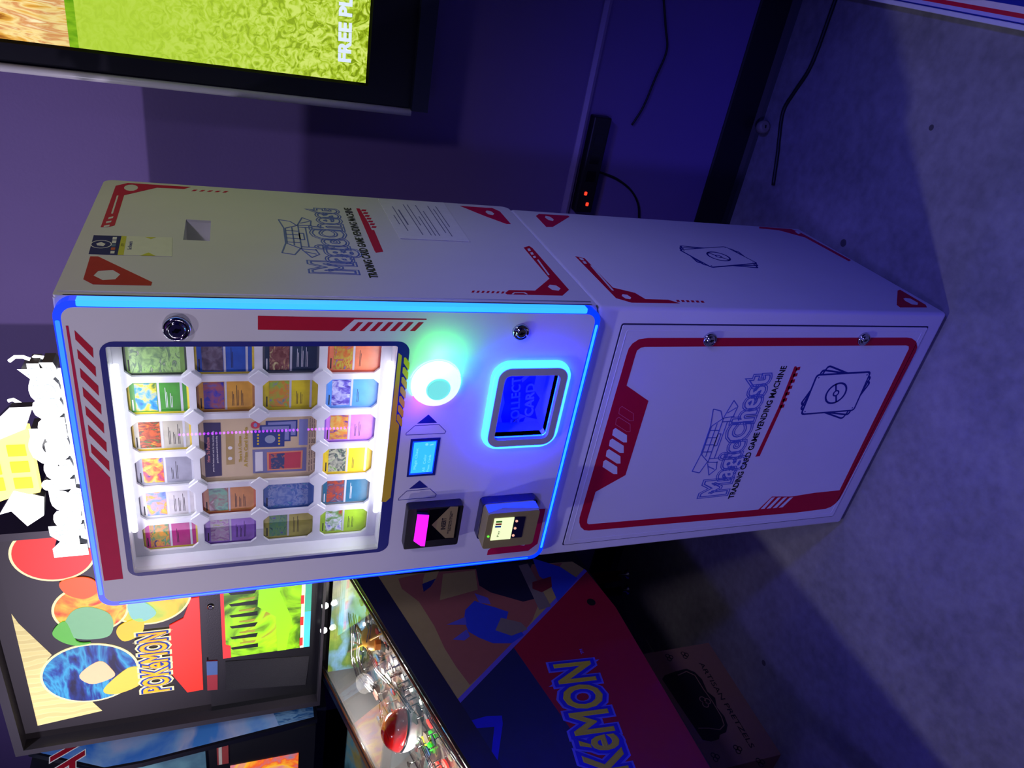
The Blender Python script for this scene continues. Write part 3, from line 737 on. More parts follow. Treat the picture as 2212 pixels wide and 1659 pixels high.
mb = MB(); mb.prism(RF, [fpx((1112,1116.5),(1135,1115.5),(1126,1159.5),(1103,1161))], 0, .0015, mat('keypad_dark', rgb(22, 18, 50), 0.3)); kp = mb.build('keypad', rd)
for q in ((1115.5,1124),(1112,1139.5),(1108,1155)):
    mb = MB(); mb.prism(RF, [ell(RF.px(*q), .0026, n=12)], .0015, .003, lit('key_lamp', (1.0, .5, .32, 1), 0.75)); mb.build('key_lamp', kp)
mb = MB(); mb.prism(RF, [ell(RF.px(1054.5,1158.5), .0022, n=12)], 0, .0015, lit('status_green', (.15, 1, .05, 1), 1.0)); mb.build('status_lamp', rd)
mb = MB(); mb.prism(Frame((.1975, 0, 0), (0, 1, 0), (0, 0, 1)), [[(YF-.045, .914), (YF-.024, .914), (YF-.024, 1.017), (YF-.047, 1.017), (YF-.036, .985)]], 0, .0006, mat('reader_blue_reflection', rgb(120, 160, 250), .3)); mb.build('side_reflection', rd)  # pickup ring's blue reflection on the reader's side, painted as a coloured strip

#SECTION cards
# ================================================================== cards in the window
def K(*c): return rgb(*c)
G_CARD = 'trading cards shown in the tray'
cards = {  # (col,row): (border, body, art colours, label, name strip)
 (0,0): ((215,195,70),(190,50,130),[(40,60,120),(230,150,60),(60,150,90),(190,120,190)],'magenta card with yellow border, top left corner of the window tray'),
 (1,0): ((225,225,225),(205,200,200),[(240,200,40),(220,150,40),(120,150,220),(90,110,180)],'white bodied card with orange and blue picture, second from left in top row'),
 (2,0): ((190,190,200),(150,150,165),[(60,30,120),(230,80,50),(230,190,60),(90,80,190)],'silver grey card with red saucer-like picture, third from left in top row'),
 (3,0): ((220,190,60),(190,185,165),[(250,190,40),(200,90,30),(110,50,40),(70,140,50)],'yellow bordered card with pale grey body and brown picture, above the poster'),
 (4,0): ((230,215,60),(70,150,50),[(30,90,180),(60,160,200),(230,210,60),(60,120,60)],'green card with yellow border and blue sky picture, top row'),
 (5,0): ((60,70,60),(120,160,80),[(110,160,80),(160,200,120),(90,120,90),(190,190,170)],'leaf green full picture card at the top right of the tray'),
 (0,1): ((120,80,170),(160,110,210),[(170,190,60),(200,190,200),(190,140,190),(150,110,150)],'violet card with pale yellow picture, left end of second row'),
 (1,1): ((200,100,50),(215,140,60),[(230,220,215),(150,90,100),(120,190,150),(90,80,110)],'orange card with grey and mint picture, left of the poster top'),
 (4,1): ((170,115,60),(225,165,50),[(30,40,150),(40,50,170),(160,80,80),(60,90,180)],'amber card with night blue picture, right of the poster top'),
 (5,1): ((225,200,70),(40,90,190),[(60,50,70),(90,75,95),(120,110,130),(50,45,70)],'blue card with dark stony picture, right end of second row'),
 (0,2): ((170,165,70),(190,180,80),[(50,70,60),(90,150,120),(120,170,80),(90,90,170)],'dull yellow card with misty green picture, left end of third row'),
 (1,2): ((60,100,170),(60,100,170),[(40,70,160),(140,160,200),(60,100,180),(100,170,180)],'blue foil card with slashing bands, lower left of the poster'),
 (4,2): ((215,195,40),(225,205,30),[(90,160,150),(230,140,50),(150,200,60),(160,90,190)],'bright yellow card with fruity orange and purple picture, right of the poster base'),
 (5,2): ((90,95,105),(40,60,85),[(225,215,150),(120,60,60),(160,110,100),(230,200,120)],'dark slate card with cream and maroon picture, right end of third row'),
 (0,3): ((180,205,70),(170,215,50),[(50,60,190),(240,240,250),(110,170,80),(200,60,50)],'lime green card with blue and white picture, bottom left corner of the tray'),
 (1,3): ((120,125,130),(40,110,140),[(205,90,50),(190,80,45),(90,80,110),(150,140,160)],'teal card with orange red picture, second from left in bottom row'),
 (2,3): ((230,195,40),(240,210,40),[(130,160,120),(60,75,80),(200,200,170),(110,170,60)],'golden yellow card with green mottled picture, bottom row under the poster'),
 (3,3): ((150,100,200),(205,130,225),[(90,50,160),(230,140,60),(220,190,90),(190,110,190)],'pinkish purple card with orange swirl picture, bottom row under the poster'),
 (4,3): ((110,160,225),(90,160,235),[(60,50,140),(110,100,200),(210,215,240),(50,45,90)],'sky blue card with violet ice picture, bottom row second from right'),
 (5,3): ((200,80,60),(230,130,90),[(90,130,190),(210,100,50),(190,190,70),(200,90,50)],'salmon orange card with russet picture, bottom right corner of the tray'),
}
INK = mat('card_ink', rgb(40, 36, 40), 0.6); CSTRIP = mat('card_silver_strip', rgb(205, 205, 215), 0.3)
CW, CHH = .0630, .0880
random.seed(3)
for (i, j), (bo, bd, ar, lab) in cards.items():
    x, z = CX[i], CZ[j]
    t = thing('trading_card', lab, 'trading card', (x, .0275, z-CHH/2), G_CARD)
    f = Frame((x, .0285, z), (1, 0, 0), (0, 0, 1))
    cm = mat('card_border_%d_%d' % (i, j), K(*bo), .35); bm_ = ramp_mat('card_body_%d_%d' % (i, j), [K(*[c*.86 for c in bd]), K(*bd), K(*[min(255, c*1.1) for c in bd])], 30, rough=.35)
    mb = MB(); mb.prism(f, [rrect(-CW/2, -CHH/2, CW/2, CHH/2, .003, 3)], -0.0004, 0, cm)
    mb.prism(f, [rrect(-.0275, -.0405, .0275, .0405, .001, 2)], 0, .0001, bm_)
    full = (i, j) in ((5, 0), (1, 2))
    if not full:
        mb.prism(f, [[(-.0275, -.0015), (.0275, -.0015), (.0275, .0018), (-.0275, .0018)]], .0001, .0002, CSTRIP)
        if bo[0] > 200: mb.prism(f, [[(-.0275, -.0345), (.0275, -.0345), (.0275, -.0310), (-.0275, -.0310)]], .0001, .0002, CSTRIP)
    ink = WHITE2 if sum(bd) < 320 else INK
    for k in range(random.randint(1, 3)):
        zz = -.010-.007*k; L = random.uniform(.012, .03)
        for q in range(2): mb.prism(f, [[(-.02, zz-.002*q), (-.02+L*(1-q*.3)+.01, zz-.002*q), (-.02+L*(1-q*.3)+.01, zz-.002*q+.0008), (-.02, zz-.002*q+.0008)]], .0001, .0002, ink)
    mb.prism(f, [[(-.024, .0365), (-.004, .0365), (-.004, .0385), (-.024, .0385)]], .0001, .0002, ink)
    mb.build('card_front', t)
    am = ramp_mat('card_art_%d_%d' % (i, j), [K(*c) for c in ar], random.choice((38, 55, 70)), rough=.35, distort=random.choice((.5, 2, 3.5)), stretch=random.choice(((1, 1, 1), (1.8, 1, .8), (.7, 1, 1.6))))
    mb = MB()
    if full: mb.prism(f, [rrect(-.0265, -.034, .0265, .036, .001, 2)], .0002, .0003, am)
    else: mb.prism(f, [[(-.0255, .0028), (.0255, .0028), (.0255, .0335), (-.0255, .0335)]], .0002, .0003, am)
    # a plain rounded mass in the middle of the picture
    n = 14; cx, cz = random.uniform(-.006, .006), (.018 if not full else .008); R0 = .0105 if not full else .019
    bl = [(cx+R0*(1+random.uniform(-.25, .25))*math.cos(2*math.pi*k/n), cz+R0*.95*(1+random.uniform(-.25, .25))*math.sin(2*math.pi*k/n)) for k in range(n)]
    mb.prism(f, [smooth(bl, 4)], .0003, .0004, ramp_mat('card_mass_%d_%d' % (i, j), [K(*ar[1]), K(*ar[2])], 90, rough=.35, distort=1))
    mb.build('card_picture', t)
# poster in the middle of the tray
PFm = Frame((0, .0285, 0), (1, 0, 0), (0, 0, 1))
t = thing('how_to_poster', 'cream instruction poster with graded red card picture, in the middle of the tray', 'poster', ((PX0+PX1)/2, .0275, PZ0))
CREAM = mat('poster_cream', rgb(215, 190, 150), .4)
mb = MB(); mb.prism(PFm, [rrect(PX0-.002, PZ0-.002, PX1+.002, PZ1+.002, .003, 3)], -.0004, 0, CREAM)
Y = lambda x, y: (420+x*.12658, 880+y*.12658)
def pp(*l): return PFm.poly([Y(*q) for q in l])
mb.build('poster_sheet', t)
mb = MB(); mb.prism(PFm, [pp((150,262),(445,258),(470,1165),(190,1190))], 0, .0002, mat('poster_navy', rgb(45, 38, 90)))
mb.text(PFm, 'How To Purchase', Y(270,930), Y(252,510), .0048, mat('poster_pink', rgb(240, 150, 150)), d0=.0002, d1=.0004, bold=.03)
for k in range(2): mb.text(PFm, 'press the button and wait for the card to drop', Y(340+70*k,1095-150*k), Y(330+60*k,400+90*k), .0030, PALE, d0=.0002, d1=.0004)
mb.build('instruction_block', t)
mb = MB(); mb.text(PFm, 'There Is A Chance', Y(810,930), Y(795,490), .0048, mat('poster_gold', rgb(190, 160, 60)), d0=0, d1=.0003, bold=.03)
mb.text(PFm, 'A Prize Card Inside', Y(905,1010), Y(905,340), .0055, MATS['poster_gold'], d0=0, d1=.0003, bold=.03)
mb.prism(PFm, [pp((530,410),(680,410),(690,970),(545,980))], 0, .0002, mat('poster_tan', rgb(180, 150, 90)))
for q in ((610,690),(610,870)): mb.prism(PFm, [ell(PFm.px(*Y(*q)), .0035, n=14)], .0002, .0004, PALE)
mb.build('headline', t)
mb = MB()
BLU = mat('poster_blue', rgb(30, 55, 130)); LAV = mat('poster_lavender', rgb(130, 135, 190))
for k, l in enumerate((((1215,232),(1760,210),(1755,495),(1220,500)), ((1110,305),(1645,290),(1640,575),(1120,585)), ((990,392),(1540,375),(1535,665),(1000,682)))):
    mb.prism(PFm, [pp(*l)], .0001*k, .0001*(k+1), BLU); 
    a, b, c, d = l; mb.prism(PFm, [pp((a[0]+40,a[1]+25),(b[0]-30,b[1]+25),(c[0]-30,c[1]-25),(d[0]+40,d[1]-25))], .0001*(k+1), .0001*(k+1)+.00005, LAV if k < 2 else BLU)
cc = PFm.px(*Y(1290,540)); mb.prism(PFm, [ell(cc, .0085, n=24)], .0003, .0005, mat('poster_silver', rgb(150, 160, 185)))
for xq in (1080, 1440):
    for k in range(4): mb.prism(PFm, [ell(PFm.px(*Y(xq+5,470+50*k)), .0022, .0018, 10)], .0003, .0005, GOLD)
mb.prism(PFm, [ell(PFm.px(*Y(1040,300)), .0075, n=20)], .0003, .0005, mat('poster_red', rgb(200, 50, 70)))
mb.prism(PFm, [ell(PFm.px(*Y(1040,300)), .0045, .003, 8)], .0005, .0006, LAV)
mb.build('blue_cards_picture', t)
mb = MB()
mb.prism(PFm, [pp((990,722),(1915,680),(1905,1078),(1000,1125))], 0, .0002, mat('poster_grey', rgb(120, 120, 165)))
mb.prism(PFm, [pp((1035,762),(1165,755),(1170,1085),(1040,1095))], .0002, .0003, PALE)
mb.prism(PFm, [pp((1235,765),(1850,730),(1835,1045),(1245,1078))], .0002, .0003, mat('poster_orange', rgb(225, 140, 100)))
mb.prism(PFm, [pp((1270,790),(1820,752),(1808,1025),(1275,1052))], .0003, .0004, mat('poster_red2', rgb(195, 55, 75)))
mb.prism(PFm, [pp((1300,795),(1540,780),(1530,1040),(1310,1050))], .0004, .0005, ramp_mat('poster_art', [K(40,60,110), K(40,60,110), K(220,110,60)], 90, distort=1.5))
mb.build('graded_card_picture', t)
mb = MB(); mb.prism(PFm, [pp((1790,200),(1940,200),(1930,640),(1780,640))], 0, .0002, LAV)
for k in range(3): mb.text(PFm, 'see the odds list for each series', Y(1960+45*k,1090-20*k), Y(1985+35*k,180+10*k), .0022, mat('poster_ink', rgb(90, 70, 80)), d0=0, d1=.0002)
mb.build('odds_list', t)

# ================================================================== taped notice and lit sign
mb = MB()
PAPER = mat('notice_paper', (0.82, 0.82, 0.84, 1), .5, bump=.3, bscale=30)
NF = Frame((XR+.0008, 0, 0), (0, 1, 0), (0, 0, 1))
mb.prism(NF, [NF.poly([(817,430.6),(958,437.8),(1015,522.2),(864.4,515.4)])], 0, .0006, PAPER)
GI = mat('grey_print', rgb(120, 120, 150), .6)
Q = NF.poly([(830,440),(945,447),(990,512),(872,506)])
for k in range(13):
    t_ = (k+.5)/13; a = V(Q[0]).lerp(V(Q[1]), t_); b = V(Q[3]).lerp(V(Q[2]), t_)
    s0 = random.choice((0, 0, .1, .3)); s1 = random.choice((1, .9, .6, .8)); 
    if k in (3, 9): continue
    line(mb, Frame(NF.P(0,0,.0006), NF.u, NF.v), tuple(b.lerp(a, s0)), tuple(b.lerp(a, s1)), .0030 if k == 2 else .0018, GI)
tag(mb.build('paper_notice'), 'white printed paper notice taped to the side of the vending machine', 'notice')
sg = thing('lit_sign', 'glowing white 3D letter sign standing on top of the vending machine', 'sign', (.24, .10, HT))
SFm = Frame((0, .10, 0), (1, 0, 0), (0, 0, 1))
SW = lit('sign_white', (1, 1, 1, 1), 2.2); SY = lit('sign_yellow', (1.0, .62, .02, 1), 1.4); SO = lit('sign_amber', (1.0, .82, .2, 1), 1.6)
mb = MB(); mb.prism(SFm, [rrect(.035, HT+.0005, .413, HT+.042, .003, 2)], -.030, -.014, lit('sign_base_glow', (.88, .93, 1, 1), 1.1)); mb.build('sign_base', sg)
def letter(ch, x0, x1, z, h, dd=.0):
    mb = MB(); FRs = SFm
    tw = x1-x0
    mb.text(FRs, ch, (x0, z), (x1, z), h, mat('sign_side_dark', rgb(30, 30, 46), .4), d0=-.034, d1=-.001, bold=.07, uv=True)
    mb.fat(FRs, ch, (x0, z), (x1, z), h, SW, .10, .0, .004, uv=True)
    mb.text(FRs, ch, (x0, z), (x1, z), h, lit('sign_blue_rim', (.42, .5, 1, 1), .9), d0=.003, d1=.0048, bold=.0, outline=.008, uv=True)
    mb.prism(FRs, [rrect(x0+tw*.18, z+h*.12, x1-tw*.18, z+h*.62, .003, 2)], -.001, .001, SW)
    return mb.build('sign_letter', sg)
px_l = [('M',1195,1140,165,92),('a',1132,1100,172,95),('g',1098,1060,176,92),('i',1052,1040,158,62),('c',1034,1000,150,72),('C',998,945,140,50),('h',942,908,134,60),('e',902,865,126,46),('s',862,826,120,36),('t',822,790,112,14)]
for ch, ya, yb, xb, xt in px_l:
    a = SFm.px(xb, ya); b = SFm.px(xb, yb)
    z = 1.7295 if ch != 'M' else 1.727
    letter(ch, a[0]+.003, b[0]-.001, z, {'M': .044, 'C': .046}.get(ch, .042 if ch in 'hti' else .050 if False else .046))
mb = MB()
mb.prism(SFm, [rrect(.052, 1.734, .425, 1.763, .01, 4)], -.034, -.030, SW); mb.build('letter_backing', sg)
mb = MB()
cx0, cx1 = SFm.px(60,1085)[0], SFm.px(60,905)[0]
zb = 1.778
mb.prism(SFm, [[(cx0+.02, zb), (cx1-.02, zb), (cx1-.012, zb+.045), (cx1+.005, zb+.085), (cx0-.005, zb+.085), (cx0+.012, zb+.045)]], -.016, .0, SO)
for k in range(3):
    a = cx0+.032+k*.034; mb.prism(SFm, [[(a, zb+.008), (a+.022, zb+.008), (a+.022, zb+.034), (a, zb+.034)]], 0, .002, SY)
    mb.prism(SFm, [[(a-.002, zb+.048), (a+.024, zb+.048), (a+.026, zb+.075), (a-.004, zb+.075)]], 0, .002, SY)
mb.build('sign_chest', sg)
for pts in ([(60,1135),(95,1112),(95,1075),(30,1060),(0,1110),(25,1103)], [(55,925),(70,880),(20,882),(-30,930),(-30,960)]):
    mb = MB(); mb.prism(SFm, [SFm.poly(pts)], -.016, -.002, MATS['sign_side_dark']); mb.prism(SFm, [SFm.poly(pts)], -.002, .002, SW); mb.build('sign_card', sg)
# halo-lit backing outline behind the last letters
mb = MB(); bk = Frame((0, .125, 0), (1, 0, 0), (0, 0, 1))
mb.tube([bk.P(*bk.px(*q)) for q in ((20,780),(32,771),(50,771),(66,777),(75,770),(98,773),(112,785),(120,800))], .003, SW, 8); mb.build('sign_halo_tube', sg)
mb = MB(); mb.tube([bk.P(*bk.px(*q)) for q in ((18,866),(28,863),(44,872))], .003, SW, 8); mb.build('sign_halo_tube', sg)
mb = MB(); mb.box((.10, .110, HT), (.36, .124, HT+.004), BLACK); mb.build('sign_foot', sg)

#SECTION pinball
# ================================================================== pinball machine with lettered side
pm = thing('pinball_machine', 'lit pinball machine with red, navy and mauve side, standing left of the vending machine', 'pinball machine', (-.64, 0, 0))
PXL, PXR = -.93, -.35
zt = lambda y: 1.0840 + .2886*y      # top edge of side
zb_ = lambda y: .5075 + .118*y if y > .1 else .5105 + .045*y
yb, yg, yf = .80, .62, -.80
NVS = mat('pinball_navy', rgb(16, 28, 95), .35); CRS = mat('pinball_crimson', rgb(145, 8, 55), .35)
CABB = mat('pinball_black', rgb(12, 13, 26), .35)
for x0 in (PXL, PXR-.02):
    mb = MB(); f = Frame((x0+.02, 0, 0), (0, 1, 0), (0, 0, 1))
    mb.prism(f, [[(yf, zb_(yf)), (.1, zb_(.1)), (yb, zb_(yb)), (yb, zt(yg-.08)), (yg-.08, zt(yg-.08)), (yf, zt(yf))]], -.02, 0, CABB)
    if x0 > -.5:
        MV = mat('art_mauve', rgb(150, 88, 90), .4); SAND = mat('art_sand', rgb(165, 150, 105), .4); TEALG = mat('art_sage', rgb(135, 145, 120), .4)
        art = [(817,1245),(1236,1213),(1266,1232),(990,1514)]
        mb.decal(PS, art, SAND)
        mb.prism(PS, [PS.poly([(860,1250),(905,1240),(990,1232),(1120,1222),(1215,1216),(1180,1262),(1150,1340),(1110,1394),(1015,1480),(985,1440),(960,1400),(938,1352),(905,1300),(868,1272)])], .0003, .0005, MV)
        mb.prism(PS, [PS.poly([(957,1240),(1026,1232),(1032,1274),(950,1297)])], .0005, .0007, SAND)
        mb.prism(PS, [PS.poly([(918,1238),(948,1234),(940,1255),(925,1268),(913,1275),(914,1252)])], .0005, .0007, SAND)
        mb.prism(PS, [PS.poly([(912,1262),(942,1250),(930,1268),(915,1279)])], .0007, .0009, NAVY)
        mb.prism(PS, [PS.poly([(1027,1222),(1150,1216),(1140,1245),(1170,1290),(1130,1300),(1060,1280),(1035,1265)])], .0005, .0007, mat('art_deep_blue', rgb(20, 22, 60), .4))
        mb.prism(PS, [PS.poly([(1120,1222),(1140,1218),(1190,1310),(1165,1318)])], .0007, .0009, mat('art_greysand', rgb(120, 112, 120), .4))
        mb.prism(PS, [PS.poly([(1150,1206),(1210,1225),(1248,1250),(1205,1300),(1188,1262),(1165,1245)])], .0007, .0009, mat('art_blue', rgb(34, 60, 220), .4))
        mb.prism(PS, [PS.poly([(1150,1258),(1190,1246),(1192,1268),(1170,1280),(1150,1272)])], .0009, .0011, mat('art_maroon', rgb(120, 26, 50), .4))
        # generic splash of blue foam shapes
        SPL = MATS['art_blue']; SP2 = mat('art_lilac', rgb(84, 84, 210), .4)
        mb.prism(PS, [PS.poly([(1005,1318),(1025,1298),(1046,1306),(1068,1312),(1098,1322),(1092,1345),(1115,1352),(1132,1372),(1105,1390),(1065,1390),(1035,1378),(1012,1365),(1002,1340)])], .0007, .0009, SPL)
        mb.prism(PS, [PS.poly([(1082,1335),(1125,1345),(1140,1360),(1105,1374),(1070,1362)])], .0009, .0011, MATS['art_greysand'])
        mb.prism(PS, [PS.poly([(965,1350),(1005,1333),(1008,1350)])], .0009, .0011, SP2); mb.prism(PS, [PS.poly([(978,1382),(1008,1360),(1015,1375),(1003,1384)])], .0009, .0011, SP2); mb.prism(PS, [PS.poly([(1025,1282),(1054,1292),(1060,1306),(1035,1302)])], .0009, .0011, SP2)
        # lower colour fields and diagonal line
        mb.prism(PS, [PS.poly([(1264,1230),(1110,1399),(1291,1659),(1420,1840),(1580,1725),(1534,1659),(1330,1312)])], .00003, .0003, CRS)
        mb.prism(PS, [PS.poly([(1110,1399),(990,1514),(1077,1659),(1150,1780),(1420,1840),(1291,1659)])], .00003, .0003, NVS)
        mb.prism(PS, [PS.poly([(1262,1229),(1268,1234),(994,1519),(987,1512)])], .0003, .0006, mat('art_violet_line', rgb(96, 84, 225), .4))
        mb.prism(PS, [PS.poly([(1016,1557),(1052,1547),(1084,1546),(1086,1564),(1075,1642),(1061,1631),(1068,1570),(1024,1574)])], .0003, .0006, mat('art_royal', rgb(16, 20, 225), .4))
        mb.prism(PS, [ell(PS.px(1277,1301), .012, n=20)], .0003, .0012, CABB)
        pl, pr_ = (1398, 1778), (1272, 1430)
        a = V(PS.px(*pl)); b = V(PS.px(*pr_))
        LY = mat('logo_yellow', rgb(190, 178, 60), .4); LBm = mat('logo_blue_edge', rgb(22, 26, 215), .4); LL = mat('logo_lilac_edge', rgb(92, 96, 240), .4)
        hh = .094
        for bold, M, dd in ((.14, LL, .001), (.10, LBm, .002), (.022, LY, .003)):
            mb.fat(PS, 'POKéMON', pl, pr_, hh, M, bold, dd-.0005, dd+.0004, skew=-.05)
        q = PS.px(1262, 1412)
        mb.text(PS, 'TM', (q[0], q[1]), (q[0]+.014, q[1]), .008, LL, uv=True, d1=.0009)
    mb.build('cabinet_side', pm)
    # metal rail along the top of the side
    mb = MB(); xo = x0+.02 if x0 > -.5 else x0
    f = Frame((xo+(.0015 if x0 > -.5 else 0), 0, 0), (0, 1, 0), (0, 0, 1))
    mb.prism(f, [[(yf, zt(yf)-.060), (yg-.1, zt(yg-.1)-.055), (yg-.1, zt(yg-.1)+.002), (yf, zt(yf)+.002)]], -.0015, .0, mat('rail_powder_black', rgb(22, 24, 70), .3))
    mb.build('side_rail', pm)
    mb = MB(); xi = x0+.02 if x0 < -.5 else x0
    mb.tube([(xi-(.004 if x0 > -.5 else -.004), y, zt(y)+.004) for y in (yf, yg-.1)], .003, mat('copper_trim', rgb(120, 70, 52), .35, .6), 6); mb.build('glass_channel', pm)
mb = MB(); mb.box((PXL+.0201, yf+.0, zb_(yf)), (PXR-.0201, yf+.02, zt(yf)), CABB); mb.build('front_panel', pm)
mb = MB(); mb.box((PXL+.0201, yb-.02, zb_(yb)), (PXR-.0201, yb, zt(yg-.08)), CABB); mb.build('rear_panel', pm)
fb = Frame((PXL+.0201, 0, 0), (0, 1, 0), (0, 0, 1))
mb = MB(); mb.prism(fb, [[(yf+.021, zb_(yf)+.006), (.1, zb_(.1)+.006), (yb-.021, zb_(yb)+.006), (yb-.021, zb_(yb)+.012), (.1, zb_(.1)+.012), (yf+.021, zb_(yf)+.012)]], 0, PXR-PXL-.0402, CABB); mb.build('cabinet_floor', pm)
LEGM = mat('leg_dark_red', rgb(95, 14, 34), .35)
for lx, sx in ((PXL-.004, 1), (PXR+.004, -1)):
    for ly, sy, zz in ((yf+.03, 1, .60), (yb-.06, -1, .70)):
        mb = MB()
        ex, ey = lx-sx*.02, ly-sy*.02
        for (ax, ay) in ((.05*sx, 0), (0, .05*sy)):
            top = [(lx, ly, zz), (lx+ax, ly+ay, zz)]
            bot = [(ex, ey, .03), (ex+ax*.5, ey+ay*.5, .03)]
            off = V((-.003*sx if ax == 0 else 0, -.003*sy if ay == 0 else 0, 0))
            pts = [V(top[0]), V(top[1]), V(bot[1]), V(bot[0])]
            vs = pts + [p+off for p in pts]
            mb.add(vs, [(0,1,2,3),(7,6,5,4),(0,4,5,1),(1,5,6,2),(2,6,7,3),(3,7,4,0)], LEGM)
        mb.lathe((ex+.008*sx, ey+.008*sy, 0), (0, 0, 1), [(.02, 0), (.02, .006), (.006, .012), (.006, .05)], CHROME, 16)
        mb.build('leg', pm)
# playfield (sloped) and glass
ang = math.atan(.2886)
pfz = lambda y, h=0: zt(y) - .115 + h
PV = V((0, math.cos(ang), math.sin(ang))); PFr = Frame((PXL+.02, yf+.02, pfz(yf+.02)), (1, 0, 0), PV)
pw = PXR-PXL-.04; plen = (yg-.1-yf)/math.cos(ang)
pfm = ramp_mat('playfield_art', [K(30,60,40), K(120,90,70), K(60,40,50), K(150,140,130), K(50,110,120), K(170,130,60)], 9, rough=.2, distort=1.5, coat=.5)
mb = MB(); mb.prism(PFr, [[(0.001, 0), (pw-.001, 0), (pw-.001, plen), (0.001, plen)]], -.01, 0, pfm)
pf = mb.build('playfield', pm)
gl = Frame((PXL+.02, yf+.02, zt(yf+.02)), (1, 0, 0), PV)
mb = MB(); mb.prism(gl, [[(0.001, 0), (pw-.001, 0), (pw-.001, plen-.002), (0.001, plen-.002)]], -.004, -.001, CARDGLASS); mb.build('playfield_glass', pm)
inW = mat('pinball_side_grey', rgb(105, 105, 108), .35)
fS = Frame((PXL+.0202, 0, 0), (0, 1, 0), (0, 0, 1))
mb = MB(); mb.prism(fS, [[(yf+.03, pfz(yf+.03)+.002), (yg-.13, pfz(yg-.13)+.002), (yg-.13, zt(yg-.13)-.006), (yf+.03, zt(yf+.03)-.006)]], 0, .001, inW); mb.build('inner_side', pm)
def onpf(x, y, h): # photo px -> point at height h above playfield
    f = Frame(PFr.o + PFr.n*h, PFr.u, PFr.v); q = f.px(x, y); return f.P(*q)
BALLR = mat('ball_red', rgb(205, 22, 18), .12, coat=1); BALLW = mat('ball_white', (.85, .85, .88, 1), .12, coat=1)
# two-tone ornamental ball
bcn = onpf(868, 1577, .058); br = .056
mb = MB(); axb = V((0.25, .12, 1)).normalized()
pr1 = [(br*math.cos(math.radians(t)), br*math.sin(math.radians(t))) for t in range(3, 91, 6)]
mb.lathe(bcn, axb, [(max(r, 1e-4), h) for r, h in pr1], BALLR, 32); 
mb.lathe(bcn, axb, [(br*.985, -.0025), (br*.985, .0025)], GLOSSB, 32)
mb.lathe(bcn, -axb, [(max(r, 1e-4), h) for r, h in pr1], BALLW, 32)
mb.build('two_tone_ball', pm)
YPL = mat('yellow_plastic', rgb(225, 165, 50), .35); ORG = mat('orange_plastic', rgb(240, 140, 20), .3)
q = onpf(815, 1375, .02); mb = MB(); mb.lathe(q, (0, 0, 1), [(.034, 0), (.038, .012), (.034, .03), (.02, .042), (.006, .046)], YPL, 20); mb.build('yellow_dome', pm)
q = onpf(822, 1392, .04); mb = MB(); mb.box((q.x-.012, q.y-.008, q.z), (q.x+.012, q.y+.008, q.z+.016), ORG); mb.build('orange_target', pm)
for p0, p1, h in (((770,1350),(800,1400),.05), ((755,1385),(790,1395),.04), ((748,1410),(800,1385),.045), ((795,1385),(830,1365),.05)):
    mb = MB(); mb.tube([onpf(*p0, h), onpf((p0[0]+p1[0])/2, (p0[1]+p1[1])/2, h+.006), onpf(*p1, h)], .003, YPL, 6); mb.build('yellow_spoke', pm)
# wire and clear ramps
RAMP = mat('clear_ramp', (.55, .5, .5, 1), .1, coat=1); 
for l, h in (([(752,1330),(760,1380),(758,1420),(770,1460),(800,1495)], .055), ([(762,1330),(772,1380),(770,1420),(782,1455),(812,1485)], .055), ([(790,1300),(800,1340),(790,1400),(812,1450),(860,1500),(888,1540)], .06), ([(860,1620),(880,1590),(905,1600),(930,1659),(935,1690)], .04), ([(820,1520),(822,1560),(850,1620),(862,1659)], .035), ([(905,1500),(930,1560),(968,1620),(995,1659)], .04)):
    mb = MB()
    P = [onpf(x, y, h) for x, y in l]
    mb.tube(P, .0016, CHROME, 6); mb.tube([p + V((.012, 0, 0)) for p in P], .0016, CHROME, 6); mb.tube([p + V((.006, 0, -.006)) for p in P], .0016, CHROME, 6); mb.build('wire_ramp', pm)
random.seed(11)
pal = [(200,195,190),(150,110,100),(90,60,60),(170,150,110),(60,80,90),(190,60,50),(70,110,150),(210,200,160),(110,120,110),(60,45,45)]
random.seed(5); EXTRA = [(x+random.uniform(-9, 9), y+random.uniform(-9, 9)) for x, y in [(745+200*t/28+random.uniform(5, 60), 1285+360*t/28) for t in range(29)]]
spots_ = EXTRA + [(x, y) for x, y in ((745,1290),(770,1310),(790,1330),(765,1365),(780,1425),(800,1440),(830,1425),(845,1410),(855,1440),(865,1455),(880,1470),(820,1470),(840,1490),(860,1510),(885,1500),(900,1520),(870,1530),(845,1540),(910,1545),(925,1540),(905,1640),(950,1640),(965,1655),(930,1600),(945,1580),(800,1400),(850,1385),(775,1290),(800,1360),(890,1455),(900,1480),(835,1450))]
for k, (x, y) in enumerate(spots_):
    q = onpf(x, y, 0); hz = random.uniform(.02, .045); r = random.uniform(.008, .018); c = pal[k % len(pal)]
    mb = MB(); M = mat('toy_%d' % (k % len(pal)), K(*c), .25)
    n = random.choice((5, 6, 7, 9)); f = Frame(q, (1, 0, 0), PV)
    pts = [(r*random.uniform(.6, 1.3)*math.cos(2*math.pi*i/n), r*random.uniform(.6, 1.3)*math.sin(2*math.pi*i/n)) for i in range(n)]
    mb.prism(f, [pts], hz, hz+.003, M); mb.tube([f.P(0, 0, 0), f.P(0, 0, hz)], .0022, CHROME, 6)
    mb.build('plastic_toy', pm)
